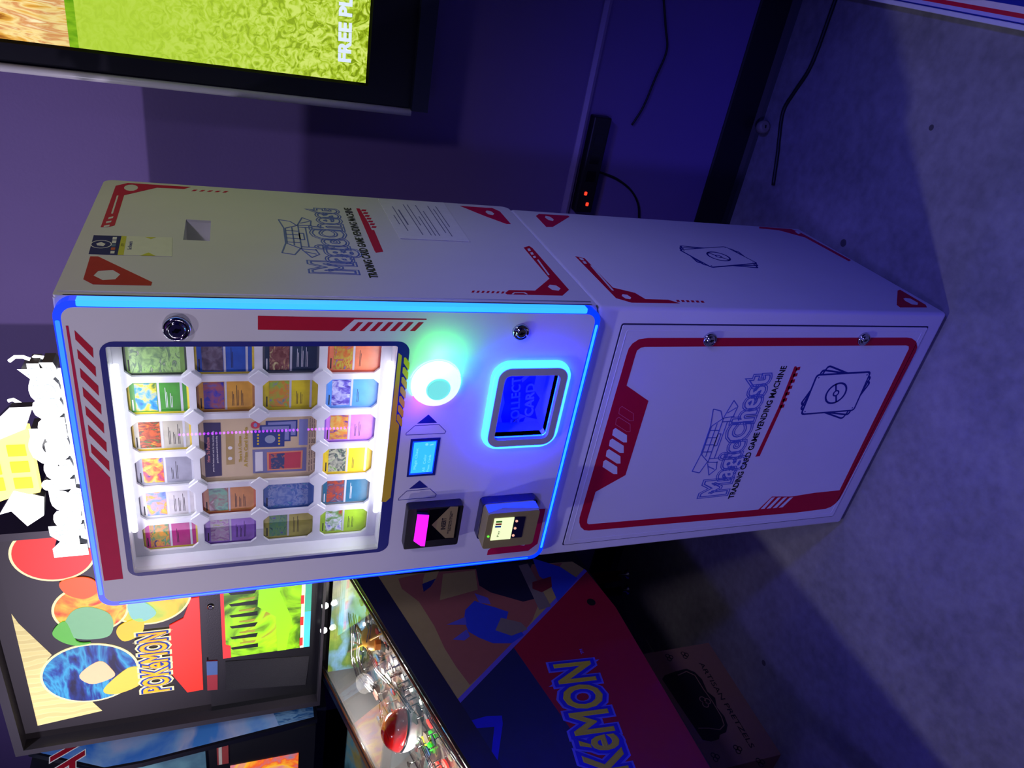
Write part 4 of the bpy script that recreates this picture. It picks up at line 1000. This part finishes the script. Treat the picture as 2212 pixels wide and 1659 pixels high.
for (x, y), M in (((941,1555), 'r'), ((930,1562), 'r'), ((957,1580), 'b'), ((935,1588), 'g'), ((930,1610), 'g'), ((925,1620), 'g'), ((965,1650), 'r'), ((950,1654), 'r'), ((918,1600), 'y'), ((890,1488), 'w'), ((788,1347), 'w'), ((912,1515), 'w'), ((857,1430), 'w'), ((851,1445), 'w')):
    cl = {'r': (1, .08, .06, 1), 'b': (.02, .4, 1, 1), 'g': (.05, 1, .06, 1), 'y': (.9, .9, .05, 1), 'w': (1, 1, .85, 1)}[M]
    q = onpf(x, y, .004); mb = MB(); f = Frame(q, (1, 0, 0), PV)
    mb.prism(f, [ell((0, 0), .008, .015, 10) if M != 'w' else ell((0, 0), .007, n=10)], 0, .006, lit('insert_'+M, cl, 1.2 if M != 'w' else 2.5)); mb.build('lamp_insert', pm)
for yy in (.30, -.05, -.4):
    l = bpy.data.lights.new('playfield_light', 'POINT'); l.energy = 4.2 if yy > 0 else 3.6; l.color = (1, .93, .82); l.shadow_soft_size = .03
    o = bpy.data.objects.new('playfield_light', l); COL.objects.link(o); o.location = (PXL+.18, yy, pfz(yy)+.09)
# rear inner wall under the backbox (lit foliage scene and two round lamps)
mb = MB(); FW = Frame((0, yg-.14, 0), (1, 0, 0), (0, 0, 1))
zz0, zz1 = pfz(yg-.14)+.004, zt(yg-.14)-.008
mb.prism(FW, [[(PXL+.0225, zz0), (PXR-.021, zz0), (PXR-.021, zz1), (PXL+.0225, zz1)]], -.004, 0, ramp_mat('backpanel_art', [K(60,110,160), K(120,170,210), K(90,130,50), K(140,160,60), K(60,70,40)], 7, stretch=(1, 1, 2))); mb.build('rear_scene', pm)
for q in ((702,1307),(699,1360)):
    c = FW.px(*q, .002); mb = MB(); mb.lathe(FW.P(c[0], c[1], .002), FW.n, [(.010, 0), (.010, .006), (.006, .010)], lit('round_white_lamp', (1, 1, 1, 1), 5), 16); mb.build('round_lamp', pm)
# ---- backbox
BX0, BX1, BZ0, BZ1 = -1.025, -.245, 1.243, 2.045
mb = MB(); fo_ = Frame((0, .5, 0), (1, 0, 0), (0, 0, 1))
mb.prism(fo_, [[(BX0, BZ0), (BX1, BZ0), (BX1, BZ1), (BX0, BZ1)]], -.30, -.006, CABB)
t = .022
for a, b in (((BX0-t, BZ0-.008), (BX0, BZ1+t)), ((BX1, BZ0-.008), (BX1+t, BZ1+t)), ((BX0, BZ1), (BX1, BZ1+t)), ((BX0, BZ0-.008), (BX1, BZ0))):
    mb.prism(fo_, [[(a[0], a[1]), (b[0], a[1]), (b[0], b[1]), (a[0], b[1])]], -.30, .035, mat('backbox_dark_grey', rgb(50, 46, 54), .35))
bb = mb.build('backbox', pm)
TL = 1.0
TB = lit('glass_black', K(26, 22, 26), .6); TC = ramp_mat('glass_cream', [K(205,190,125), K(222,206,142), K(196,180,118)], 9, distort=3, es=.95, kind='wave')
TR = lit('glass_red', K(225, 40, 22), .95); TG = ramp_mat('glass_green', [K(110,170,80), K(190,200,60), K(230,190,40), K(80,150,60)], 9, es=.85, distort=1)
TO = ramp_mat('glass_orange', [K(230,60,10), K(245,140,20), K(250,190,50), K(220,60,15)], 9, es=.85, distort=2)
TW = ramp_mat('glass_blue_swirl', [K(8,12,50), K(20,50,130), K(50,150,190), K(20,60,140), K(10,14,60)], 5, es=.85, distort=3, stretch=(.6, 1, 1.6))
TCR = lit('glass_cream_edge', K(232, 215, 160), .95); TSG = lit('glass_sage', K(120, 180, 130), .8)
mb = MB(); zs = 1.556
mb.prism(BB, [[(BX0, zs), (BX1, zs), (BX1, BZ1), (BX0, BZ1)]], -.006, 0, TB)
zz = lambda x, y: (x*.3069, 1150+y*.3069)
def circ(cx, cy, ex, ey, M, lay, edge=.006):
    c = V(BB.px(*zz(cx, cy))); e = V(BB.px(*zz(ex, ey))); r = (e-c).length
    mb.prism(BB, [ell(tuple(c), r+edge, n=48)], .0001, .0001+.0006*lay, TCR); mb.prism(BB, [ell(tuple(c), r, n=48)], .0001, .0004+.0006*lay, M)
mb.prism(BB, [BB.poly([zz(*q) for q in ((80,572),(130,640),(365,862),(330,900),(720,1255),(265,1360))])], .0001, .0005, TC)
circ(640, 990, 300, 1010, TW, 3)
circ(375, 150, 110, 230, TR, 1)
circ(640, 540, 385, 520, TO, 2)
circ(1040, 450, 1325, 470, TG, 1)
mb.prism(BB, [BB.poly([zz(*q) for q in ((1345,460),(1402,450),(1430,1100),(1320,1120),(1200,980),(1192,650),(1290,600))])], .0001, .0035, TR)
# plain soft colour masses where the pictures sit
for pts, M, L in ((((500,560),(620,520),(760,560),(800,640),(770,720),(660,745),(540,740),(440,700)), TSG, .0036),
                  (((370,700),(460,620),(540,760),(640,770),(540,790),(430,760)), lit('glass_leaf', K(90,180,60), .8), .004),
                  (((420,350),(560,310),(660,330),(700,400),(600,460),(470,430)), lit('glass_orange_mass', K(235,90,15), .85), .0036),
                  (((900,500),(1000,480),(1100,560),(1010,620),(930,600)), lit('glass_teal_mass', K(130,195,185), .8), .0036),
                  (((860,640),(1000,600),(1000,700),(880,760),(820,700)), lit('glass_yellow_mass', K(235,190,30), .85), .0036),
                  (((560,1000),(700,900),(790,960),(800,1010),(650,1060)), lit('glass_peach_mass', K(225,185,140), .8), .0038),
                  (((730,1100),(900,950),(1000,960),(990,1060),(820,1130)), lit('glass_gold_mass', K(225,190,70), .8), .0038)):
    mb.prism(BB, [smooth(BB.poly([zz(*q) for q in pts]))], .001, L, M)
for bold, M, dd in ((.13, TCR, .0055), (.075, lit('glass_logo_blue', K(30, 60, 150), .8), .0070), (.018, lit('glass_logo_yellow', K(250, 165, 20), 1.0), .0085)):
    mb.fat(BB, 'POKéMON', (366, 1486), (358, 1360), .068, M, bold, dd-.0012, dd)
mb.build('back_glass', bb)
mb = MB(); mb.prism(BB, [[(BX0, BZ0), (BX1, BZ0), (BX1, zs), (BX0, zs)]], -.006, .006, BLACK)
BBs = Frame((0, .494, 0), (1, 0, 0), (0, 0, 1))
sp = mb.build('speaker_panel', bb)
mb = MB(); gq = BBs.poly([(487,1428),(668,1416),(660,1478),(488,1490)]); mb.prism(BBs, [gq], 0, .002, mat('speaker_cloth', rgb(28, 26, 36), .9, bump=1.0, bscale=400)); mb.build('speaker_grille', sp)
mb = MB()
x0, x1 = BBs.px(575,1408)[0], -.30; 
mb.prism(BBs, [[(x0, 1.272), (x1, 1.272), (x1, 1.517), (x0, 1.517)]], 0, .002, ramp_mat('screen_meadow', [K(20,50,15), K(70,110,15), K(130,190,15), K(160,220,20), K(150,140,40)], 8, es=.95, distort=1.2, stretch=(1, 1, 1)))
GR = lit('screen_green', K(140, 215, 25), .95); DK = lit('screen_dark', K(12, 24, 16), .6); RDs = lit('screen_red', K(225, 45, 45), .95); TLs = lit('screen_teal', K(60, 165, 140), .95); TL2 = lit('screen_sky', K(70, 180, 205), .95)
mb.prism(BBs, [[(x0, 1.290), (x1, 1.290), (x1, 1.300), (x0, 1.300)]], .002, .003, lit('screen_cream', K(225, 220, 190), .9))
for k in range(6): mb.prism(BBs, [[(x0+.01+k*.09, 1.2925), (x0+.045+k*.09, 1.2925), (x0+.045+k*.09, 1.3015), (x0+.01+k*.09, 1.3015)]], .003, .0035, RDs)
mb.prism(BBs, [[(x0, 1.272), (x0+.155, 1.272), (x0+.155, 1.290), (x0, 1.290)]], .002, .003, TL2)
mb.prism(BBs, [[(x0+.158, 1.272), (x1, 1.272), (x1, 1.290), (x0+.158, 1.290)]], .002, .003, TLs)
mb.prism(BBs, [[(x0, 1.508), (x1, 1.508), (x1, 1.517), (x0, 1.517)]], .002, .003, RDs)
mb.prism(BBs, [[(x0, 1.495), (x0+.05, 1.495), (x0+.06, 1.510), (x0, 1.510)]], .002, .0032, RDs)
mb.prism(BBs, [[(x0+.0, 1.34), (x0+.13, 1.325), (x0+.25, 1.36), (x1, 1.35), (x1, 1.40), (x0+.2, 1.42), (x0+.15, 1.37), (x0, 1.365)]], .002, .0028, GR)
for k in range(8):
    a = x0+.03+k*.045; mb.prism(BBs, [[(a, 1.42+.004*(k % 3)), (a+.016, 1.42), (a+.012, 1.495), (a+.003, 1.49)]], .002, .0028, DK)
    mb.prism(BBs, [[(a+.022, 1.43), (a+.032, 1.425), (a+.029, 1.47), (a+.024, 1.47)]], .002, .0028, lit('screen_trunk', K(150, 135, 50), .9))
mb.build('video_screen', sp)
mb = MB(); pl_ = BBs.poly([(446,1427),(470,1426),(470,1488),(448,1490)]); mb.prism(BBs, [pl_], 0, .003, mat('badge_red', rgb(170, 50, 60), .3))
mb.prism(BBs, [BBs.poly([(446,1427),(470,1426),(470,1455),(447,1457)])], .003, .0035, mat('badge_blue', rgb(80, 110, 170), .3)); mb.build('badge', sp)
mb = MB(); c = BBs.px(455, 1310); mb.lathe(BBs.P(c[0], c[1], 0), BBs.n, [(.009, 0), (.009, .004), (.005, .006)], CHROME, 16); mb.build('lock', sp)
mb = MB(); mb.box((PXL+.03, yg-.10, zt(yg-.12)-.01), (PXR-.03, .78, BZ0-.009), CABB); mb.build('neck', pm)

# ================================================================== second pinball machine (sea picture)
jm = thing('pinball_machine', 'pinball machine with blue sky and boat side picture, left of the lettered pinball machine', 'pinball machine', (-1.45, .2, 0))
JF = .465
jx1 = -1.12; jx0 = -1.86
SKY = ramp_mat('sky_picture', [K(22,70,170), K(50,110,200), K(110,150,205), K(150,160,200), K(60,120,200)], 4.5, distort=.6, rough=.4)
WAT = ramp_mat('water_picture', [K(20,50,110), K(40,90,150), K(110,150,190), K(30,70,130)], 14, distort=2, stretch=(1, 3, .6))
mb = MB()
side = [(.80, 1.24), (.80, 2.06), (.525, 2.06), (.425, 1.85), (.425, 1.75), (.468, 1.24)]
mb.prism(Frame((jx0+.02, 0, 0), (0, 1, 0), (0, 0, 1)), [side], -.02, 0, CABB); mb.build('backbox_side', jm)
mb = MB(); mb.prism(JS, [side], -.02, 0, CABB)
sh = [(.79, 1.25), (.79, 2.05), (.528, 2.05), (.433, 1.85), (.433, 1.75), (.478, 1.25)]
mb.prism(JS, [sh], .00003, .0003, SKY)
mb.prism(JS, [[(.79, 1.25), (.478, 1.25), (.470, 1.36), (.60, 1.40), (.79, 1.40)]], .0003, .0005, WAT)
jj = lambda *l: JS.poly(l)
mb.prism(JS, [jj((505,1480),(560,1470),(670,1455),(668,1480),(620,1500),(595,1515),(570,1498),(548,1505),(505,1508))], .0005, .0008, mat('hull_grey', rgb(80, 84, 105), .4))
mb.prism(JS, [jj((500,1508),(550,1504),(580,1520),(560,1545),(505,1556),(498,1530))], .0008, .0011, mat('hull_maroon', rgb(120, 24, 44), .4))
for a, b in (((240,1585),(370,1560)),((245,1580),(360,1553)),((370,1560),(495,1550)),((370,1548),(495,1520)),((380,1555),(430,1525)),((400,1530),(450,1552)),((430,1525),(480,1548)),((450,1550),(495,1515)),((440,1495),(495,1512)),((482,1500),(486,1552)),((493,1490),(498,1555))):
    line(mb, Frame(JS.P(0,0,.0005), JS.u, JS.v), JS.px(*a), JS.px(*b), .006, GLOSSB, .0006)
line(mb, Frame(JS.P(0,0,.0005), JS.u, JS.v), JS.px(345,1555), JS.px(362,1535), .022, mat('mast_box', rgb(50, 20, 32), .5), .0006)
JR = mat('title_dark_red', rgb(150, 16, 40), .4)
mb.text(JS, 'JAWS', (182,1700), (180,1520), .085, PALE, bold=.045, d0=.0003, d1=.0006); mb.text(JS, 'JAWS', (182,1700), (180,1520), .085, JR, bold=.02, d0=.0003, d1=.0009)
jb = mb.build('backbox_side', jm)
JFm = Frame((0, JF, 0), (1, 0, 0), (0, 0, 1))
mb = MB(); mb.prism(JFm, [[(jx0+.02, 1.24), (jx1-.02, 1.24), (jx1-.02, 2.05), (jx0+.02, 2.05)]], -.3, -.006, CABB)
jbx = mb.build('backbox', jm)
mb = MB(); mb.prism(JFm, [[(jx0+.0205, 1.58), (jx1-.0205, 1.58), (jx1-.0205, 2.04), (jx0+.0205, 2.04)]], -.005, 0, ramp_mat('sea_glass_picture', [K(70,130,140), K(110,150,160), K(60,90,110), K(90,90,100)], 3, es=.4)); mb.build('back_glass', jbx)
mb = MB(); mb.prism(JFm, [[(jx0+.0205, 1.245), (jx1-.0205, 1.245), (jx1-.0205, 1.57), (jx0+.0205, 1.57)]], -.005, .004, BLACK)
jsp = mb.build('speaker_panel', jbx)
JF2 = Frame((0, JF-.004, 0), (1, 0, 0), (0, 0, 1))
mb = MB(); a = JF2.px(497,1646); b = JF2.px(645,1626)
mb.prism(JF2, [[(jx0+.1, b[1]), (b[0], b[1]), (b[0], a[1]), (jx0+.1, a[1])]], 0, .002, ramp_mat('sea_screen', [K(150,130,150), K(200,110,130), K(240,180,40), K(230,90,40), K(120,120,150)], 6, es=.7, distort=1)); mb.build('video_screen', jsp)
mb = MB(); mb.prism(JF2, [JF2.poly([(468,1612),(493,1605),(494,1647),(470,1651)])], 0, .003, mat('badge_rust', rgb(150, 60, 60), .4))
mb.prism(JF2, [JF2.poly([(472,1611),(479,1609),(480,1649),(473,1650)])], .003, .0035, mat('badge_cream', rgb(190, 180, 170), .4)); mb.build('badge', jsp)
for x0 in (jx0-.02+.30, jx1+.10):
    mb = MB(); f = Frame((x0+.02, 0, 0), (0, 1, 0), (0, 0, 1)); dz = -.02
    mb.prism(f, [[(yf, zb_(yf)), (.1, zb_(.1)), (yb, zb_(yb)), (yb, zt(yg-.08)+dz), (yg-.08, zt(yg-.08)+dz), (yf, zt(yf)+dz)]], -.02, 0, mat('sea_cabinet', rgb(14, 22, 44), .35)); mb.build('cabinet_side', jm)
ja, jbb = jx0+.30, jx1+.10
mb = MB(); jfr = Frame((ja+.0005, yf+.02, pfz(yf+.02)), (1, 0, 0), PV)
mb.prism(jfr, [[(0, 0), (jbb-ja-.001, 0), (jbb-ja-.001, plen), (0, plen)]], -.01, 0, ramp_mat('sea_playfield', [K(20,50,60), K(70,110,120), K(120,110,60), K(40,70,90)], 7)); mb.build('playfield', jm)
mb = MB(); mb.box((ja+.0005, yf, zb_(yf)), (jbb-.0005, yf+.0195, zt(yf)-.02), MATS['sea_cabinet']); mb.build('front_panel', jm)
mb = MB(); mb.box((ja+.02, yg-.12, zt(yg-.12)-.02), (jbb-.09, .76, 1.2395), CABB); mb.build('neck', jm)
for lx in (ja-.02, jbb+.0205):
    for ly in (yf+.03, yb-.08):
        mb = MB(); mb.box((lx-.012, ly-.012, .03), (lx+.012, ly+.012, .62), CABB); mb.lathe((lx, ly, 0), (0, 0, 1), [(.02, 0), (.02, .006), (.006, .012), (.006, .05)], CHROME, 12); mb.build('leg', jm)

#SECTION others
# ================================================================== cardboard box under the pinball
CB = mat('cardboard', rgb(150, 112, 92), .8, bump=.2, bscale=60)
mb = MB(); BXF = Frame((-.745, 0, 0), (0, 1, 0), (0, 0, 1))
mb.box((-1.05, -.164, 0), (-.745, .24, .30), CB)
IKK = mat('box_ink', rgb(16, 14, 20), .7)
def bpx(*l): return BXF.poly(l)
B5 = lambda x, y: (1380+x*.1681, 1380+y*.1681)
mb.prism(BXF, [bpx(*[B5(*q) for q in ((330,470),(470,420),(610,385),(720,430),(810,520),(880,680),(980,760),(1000,880),(1100,1000),(1140,1110),(1120,1200),(1040,1235),(1030,1290),(930,1320),(820,1300),(300,520))])], .0003, .0006, IKK)
a = [BXF.px(*B5(*q)) for q in ((500,470),(610,420),(720,470),(830,650),(940,800),(1060,1000),(1095,1110),(1040,1170),(900,1150),(760,1150))]
stroke(mb, BXF, a, .003, CB, .0009, False)
def pretzel(c, r, M):
    for dx, dz in ((-.5, .2), (.5, .2), (0, -.5)): mb.prism(BXF, [ell((c[0]+dx*r, c[1]+dz*r), r*.6, n=16), ell((c[0]+dx*r, c[1]+dz*r), r*.42, n=16)], .0003, .0009, M)
pretzel(BXF.px(*B5(850,810)), .018, CB)
for q in ((1270,1420),(1560,1590),(390,240),(590,210),(980,1520)): pretzel(BXF.px(*B5(*q)), .013, IKK)
# the box stands upside down: lettering runs the other way along its lower edge
a = BXF.px(*B5(830,300)); b = BXF.px(*B5(1500,1390))
h0 = a[1]+.022
mb.text(BXF, 'ARTISAN PRETZELS', (a[0], a[1]+.018), (b[0], b[1]+.018), .016, IKK, uv=True, d0=.0003, d1=.0007)
tag(mb.build('cardboard_box'), 'brown cardboard box with dark pretzel print on the floor under the pinball machine', 'box')

# ================================================================== wall mounted screen
tv = thing('wall_screen', 'large wall mounted game screen showing a lime green field, in a black frame', 'screen', (1.35, .7, 1.1))
TY = .72; TVF = Frame((0, TY, 0), (1, 0, 0), (0, 0, 1))
zz0 = TVF.px(885,240)[1]; xx0 = TVF.px(885,242)[0]
s1 = TVF.px(790,180); s2 = TVF.px(85,90)
X1 = 1.95; ZT = 2.05
mb = MB(); TVB = mat('tv_black', rgb(14, 15, 30), .35)
mb.prism(TVF, [[(xx0+.006, zz0), (X1, zz0), (X1, ZT), (xx0+.006, ZT)], [(s1[0]-.006, s1[1]-.006), (X1-.06, s1[1]-.006), (X1-.06, ZT-.06), (s1[0]-.006, ZT-.06)]], -.05, 0, TVB)
mb.box((xx0+.02, TY+.05, zz0+.02), (X1-.02, TY+.08, ZT-.02), TVB)
mb.build('screen_frame', tv)
mb = MB(); mb.box((xx0+.0061, TY-.02, zz0-.038), (X1, TY+.05, zz0-.0002), mat('tv_lip', rgb(26, 30, 60), .4)); mb.build('bottom_ledge', tv)
mb = MB(); mb.tube([(xx0, TY-.002, zz0-.002), (xx0, TY-.002, ZT)], .0085, mat('white_t_molding', (.75, .75, .78, 1), .3), 10); mb.build('edge_molding', tv)
LIME = None
def lime():
    M = bpy.data.materials.new('lime_field_video'); M.use_nodes = True; nt = M.node_tree; b = nt.nodes['Principled BSDF']
    tc = nt.nodes.new('ShaderNodeTexCoord')
    n = nt.nodes.new('ShaderNodeTexNoise'); n.inputs['Scale'].default_value = 55; n.inputs['Detail'].default_value = 2.5; n.inputs['Distortion'].default_value = 1.8
    sep = nt.nodes.new('ShaderNodeSeparateXYZ'); nt.links.new(tc.outputs['Object'], sep.inputs[0])
    nt.links.new(tc.outputs['Object'], n.inputs['Vector'])
    # detail grows towards the bottom of the picture
    mr = nt.nodes.new('ShaderNodeMapRange'); mr.inputs[1].default_value = .55; mr.inputs[2].default_value = .10; mr.inputs[3].default_value = .12; mr.inputs[4].default_value = 1
    nt.links.new(sep.outputs[2], mr.inputs[0])
    r = nt.nodes.new('ShaderNodeValToRGB'); e = r.color_ramp.elements
    e[0].position = .36; e[0].color = K(125, 150, 10); e[1].position = .62; e[1].color = K(222, 240, 120)
    x = e.new(.47); x.color = K(178, 208, 45)
    nt.links.new(n.outputs['Fac'], r.inputs['Fac'])
    mx = nt.nodes.new('ShaderNodeMix'); mx.data_type = 'RGBA'; mx.inputs[6].default_value = K(184, 218, 62)
    nt.links.new(mr.outputs[0], mx.inputs[0]); nt.links.new(r.outputs['Color'], mx.inputs[7])
    nt.links.new(mx.outputs[2], b.inputs['Emission Color']); b.inputs['Emission Strength'].default_value = .95
    b.inputs['Base Color'].default_value = (.02, .02, .02, 1); b.inputs['Roughness'].default_value = .25
    return M
zc = TVF.px(145, 60)[1]
mb = MB(); mb.prism(TVF, [[(s1[0], s1[1]), (X1-.066, s1[1]), (X1-.066, zc-.016), (s1[0], zc-.016)]], -.006, -.003, lime())
mb.prism(TVF, [[(s1[0], zc-.016), (X1-.066, zc-.016), (X1-.066, zc), (s1[0], zc)]], -.006, -.003, ramp_mat('video_grass_edge', [K(90,150,10), K(140,190,30)], 60, es=.9, stretch=(2, 1, .5)))
mb.prism(TVF, [[(s1[0], zc), (X1-.066, zc), (X1-.066, ZT-.066), (s1[0], ZT-.066)]], -.006, -.003, ramp_mat('video_rock', [K(150,90,20), K(215,160,60), K(235,215,140), K(205,140,80), K(240,225,170)], 22, es=.95, distort=1.5, stretch=(2.2, 1, .45)))
a = TVF.px(757,134); b = TVF.px(762,-62)
mb.text(TVF, 'FREE PLAY', a, b, .026, lit('video_text', K(215, 228, 250), 1.0), uv=True, d0=-.003, d1=-.002, bold=.04)
mb.build('screen_picture', tv)
mb = MB(); mb.box((1.1, TY+.08, 1.3), (1.6, YW, 1.8), BLACK); mb.build('wall_bracket', tv)

# ================================================================== game cabinet at the right edge
gc = thing('game_platform', 'low platform with white edging and red, cream and blue stripes at the right picture edge', 'platform', (1.5, 0, 0))
GP = Frame((1.1398, 0, .03), (1, -.0285, 0), (.0285, 1, 0))
def strip(u0, u1, d0, d1, M): mb.prism(GP, [[(u0, -.85), (u1, -.85), (u1, .70), (u0, .70)]], d0, d1, M)
mb = MB(); strip(.0105, .75, -.03, -.0006, mat('cabinet_blue', rgb(30, 40, 150), .35))
for a, b, M in ((.0125, .0195, mat('stripe_lavender', rgb(190, 185, 230), .35)), (.0195, .0275, mat('stripe_red', rgb(215, 25, 60), .35)), (.0275, .039, mat('stripe_cream', rgb(235, 222, 215), .35))):
    strip(a, b, -.0006, .0, M)
mb.build('platform_top', gc)
mb = MB(); strip(0, .0100, -.03, .001, MATS['white_t_molding']); mb.build('edge_molding', gc, bevel=.002)

# ================================================================== power strip, plugs and cables
ps = thing('power_strip', 'black power strip with two red lights fixed to the wall below the trim', 'power strip', (.65, YW-.02, .50))
x0 = .51; x1 = .775
mb = MB(); mb.box((x0, YW-.032, .492), (x1, YW, .545), BLACK); mb.build('strip_body', ps, bevel=.004)
SRF = Frame((0, YW-.032, 0), (1, 0, 0), (0, 0, 1))
for q in ((1265,418),(1268,441)):
    c = SRF.px(*q); mb = MB(); mb.prism(SRF, [rrect(c[0]-.005, c[1]-.004, c[0]+.005, c[1]+.004, .002, 2)], 0, .002, lit('red_neon', (1, .04, .015, 1), 1.6)); mb.build('red_light', ps)
for k in range(3):
    a = .60+.05*k; mb = MB(); mb.box((a, YW-.0335, .505), (a+.03, YW-.0321, .532), GLOSSB); mb.build('socket', ps)
CBL = mat('black_cable', rgb(10, 12, 16), .5)
WF = Frame((0, YW-.006, 0), (1, 0, 0), (0, 0, 1))
def cable(pts, fr, label, r=.004):
    P = [fr.P(*fr.px(*q)) if fr else q for q in pts]
    # smooth with catmull-rom
    out = []
    for i in range(len(P)-1):
        p0, p1, p2, p3 = P[max(i-1, 0)], P[i], P[i+1], P[min(i+2, len(P)-1)]
        for k in range(6):
            t = k/6; out.append(.5*((2*p1)+(p2-p0)*t+(2*p0-5*p1+4*p2-p3)*t*t+(3*p1-p0-3*p2+p3)*t**3))
    out.append(P[-1]); mb = MB(); mb.tube(out, r, CBL, 8); return tag(mb.build('power_cable'), label, 'cable')
cable([(1433,-10),(1438,60),(1440,110),(1415,170),(1390,230),(1365,270)], WF, 'thin dark cable hanging in a curve on the wall under the screen', .003)
cable([(1290,370),(1330,385),(1362,410),(1378,440),(1380,470)], WF, 'short dark cable drooping from the power strip behind the vending machine', .003)
FL = Frame((0, 0, .005), (1, 0, 0), (0, 1, 0))
cable([(1815,-30),(1790,40),(1765,110),(1745,155),(1715,200),(1692,240),(1683,300),(1680,330),(1670,400)], FL, 'long black cable snaking across the floor beside the baseboard', .005)
for q, lab in (((1622,262), 'round pale plug lying nearer the wall by the baseboard'), ((1648,272), 'round pale plug lying nearer the floor cable by the baseboard')):
    P = FL.P(*FL.px(*q)); P.z = 0; P.y = min(P.y, YW-.05)
    mb = MB(); PM = mat('pale_plug', rgb(130, 125, 110), .5)
    o = P + V((0, 0, .018)); mb.lathe(o, (.3, -.9, .1), [(.016, -.012), (.018, -.006), (.018, .010), (.012, .014)], PM, 20)
    mb.prism(Frame(o + V((.3, -.9, .1)).normalized()*.014, (1, .33, 0), (0, 0, 1)), [rrect(-.004, -.002, .004, .002, .001, 2)], 0, .001, GLOSSB)
    tag(mb.build('plug'), lab, 'plug')

# string of violet lamps across the room, seen as dots mirrored in the window
mb = MB(); VL = lit('violet_string', (.5, .04, 1, 1), 16)
for k in range(46):
    if k == 31 or k == 32: continue
    z = 1.725-(1.725-.93)*k/45
    mb.lathe((-1.056, -2.045, z), (0, 0, 1), [(.001, -.006), (.006, -.003), (.006, .003), (.001, .006)], VL, 8)
tag(mb.build('lamp_string'), 'string of small violet lamps reflected as dots in the card window', 'string lights', kind='stuff')
